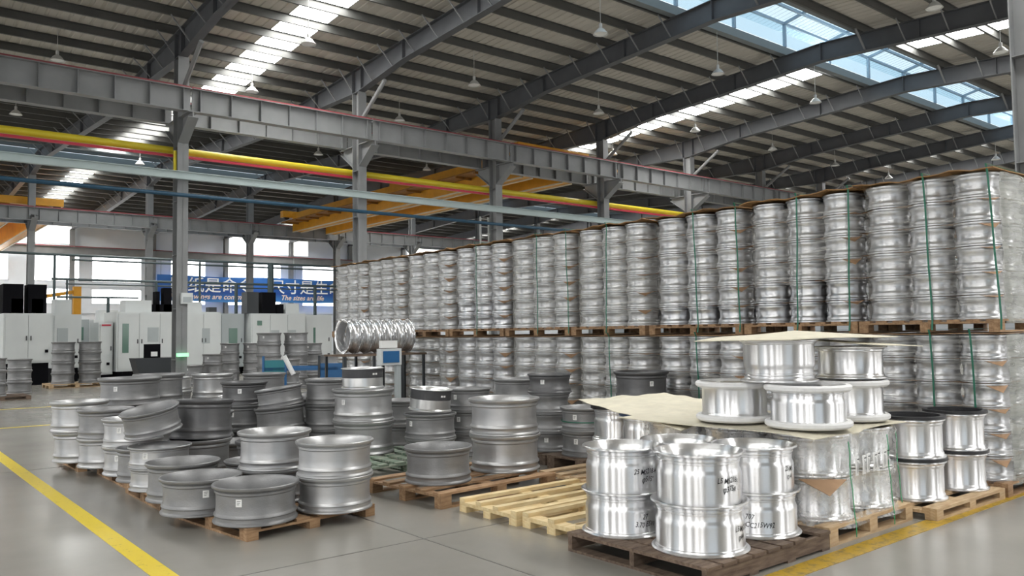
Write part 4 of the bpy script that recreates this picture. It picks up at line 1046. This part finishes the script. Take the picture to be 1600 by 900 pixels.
# pipe gantry above machines
t = thing('pipe_gantry', 'dark steel pipe gantry standing over the row of machines', 'frame', (0, 36.0, 0))
for (z, x0, x1, r_) in ((4.86, -6, 26, .05), (4.68, 7, 26, .04), (3.9, 6.3, 26, .05), (3.72, 6.8, 26, .03), (3.2, 6.5, 9.5, .04)):
    b = MB(); b.tube((x0, 0, z), (x1, 0, z), r_, 8); ob('rail', b, t, m=M['frame_dark'])
for (x, z0, z1, r_) in ((6.4, 2.4, 4.86, .05), (6.85, 3.0, 3.9, .04), (8.35, 2.2, 3.2, .06), (10.2, 2.4, 3.9, .06), (12.0, 2.4, 4.8, .05), (13.6, 2.4, 3.9, .08), (15.2, 2.4, 4.9, .15), (17.4, 2.4, 3.9, .08), (20, 2.4, 3.9, .08)):
    b = MB(); b.tube((x, 0, 0 if r_ > .05 else 2.5), (x, 0, z1), r_, 8); ob('post', b, t, m=M['frame_dark'])
# banner
bx0, bx1, bz0 = 19.9, 38.0, 4.5
t = thing('banner', 'long blue banner with white Chinese slogan hanging before the back windows', 'banner', (bx0, YW-.95, bz0))
b = MB(); vs = []; NX = 60
for i in range(NX+1):
    x = (bx1-bx0)*i/NX; y_ = .03*math.sin(x*1.9)
    vs += [(x, y_, .04*math.sin(x*.8)), (x, y_, 2.15+.04*math.sin(x*.7+1))]
vs += [(a, y_+.01, c) for a, y_, c in vs]; K = 2*(NX+1)
b.add(vs, [(2*i, 2*i+2, 2*i+3, 2*i+1) for i in range(NX)]+[(K+2*i, K+2*i+1, K+2*i+3, K+2*i+2) for i in range(NX)], True)
ob('cloth', b, t, m=M['banner'])
def text_part(parent, txt, size, x, z, m, shear=0, y_=-.06, sx=1):
    cu = bpy.data.curves.new('t', 'FONT'); cu.body = txt; cu.size = size; cu.shear = shear; cu.resolution_u = 3; cu.offset = .012
    to = bpy.data.objects.new('t', cu); C.objects.link(to)
    me = bpy.data.meshes.new_from_object(to.evaluated_get(bpy.context.evaluated_depsgraph_get()))
    for v in me.vertices: v.co = Vector((v.co.x*sx+x, y_, v.co.y+z))
    bpy.data.objects.remove(to); me.materials.clear(); me.materials.append(m); return ob('lettering', me, parent)
for q in (.3, 6, 12, 17.8):
    b = MB(); b.tube((q, .02, 2.15), (q, .0, 3.45), .015, 6); ob('rope', b, t, m=M['frame_dark'])
white = mat('banner_white', (.9, .93, .95), .5)
text_part(t, '图纸是命令', 1.35, 1.0, .9, white, sx=1.05); text_part(t, '尺寸是生命', 1.35, 9.6, .9, white, sx=1.05)
text_part(t, 'The drawings are commands', .62, .9, .22, mat('banner_cream', (.85, .7, .6), .5), .3); text_part(t, 'The sizes are life', .62, 10.6, .22, mat('banner_cream2', (.85, .7, .6), .5), .3)
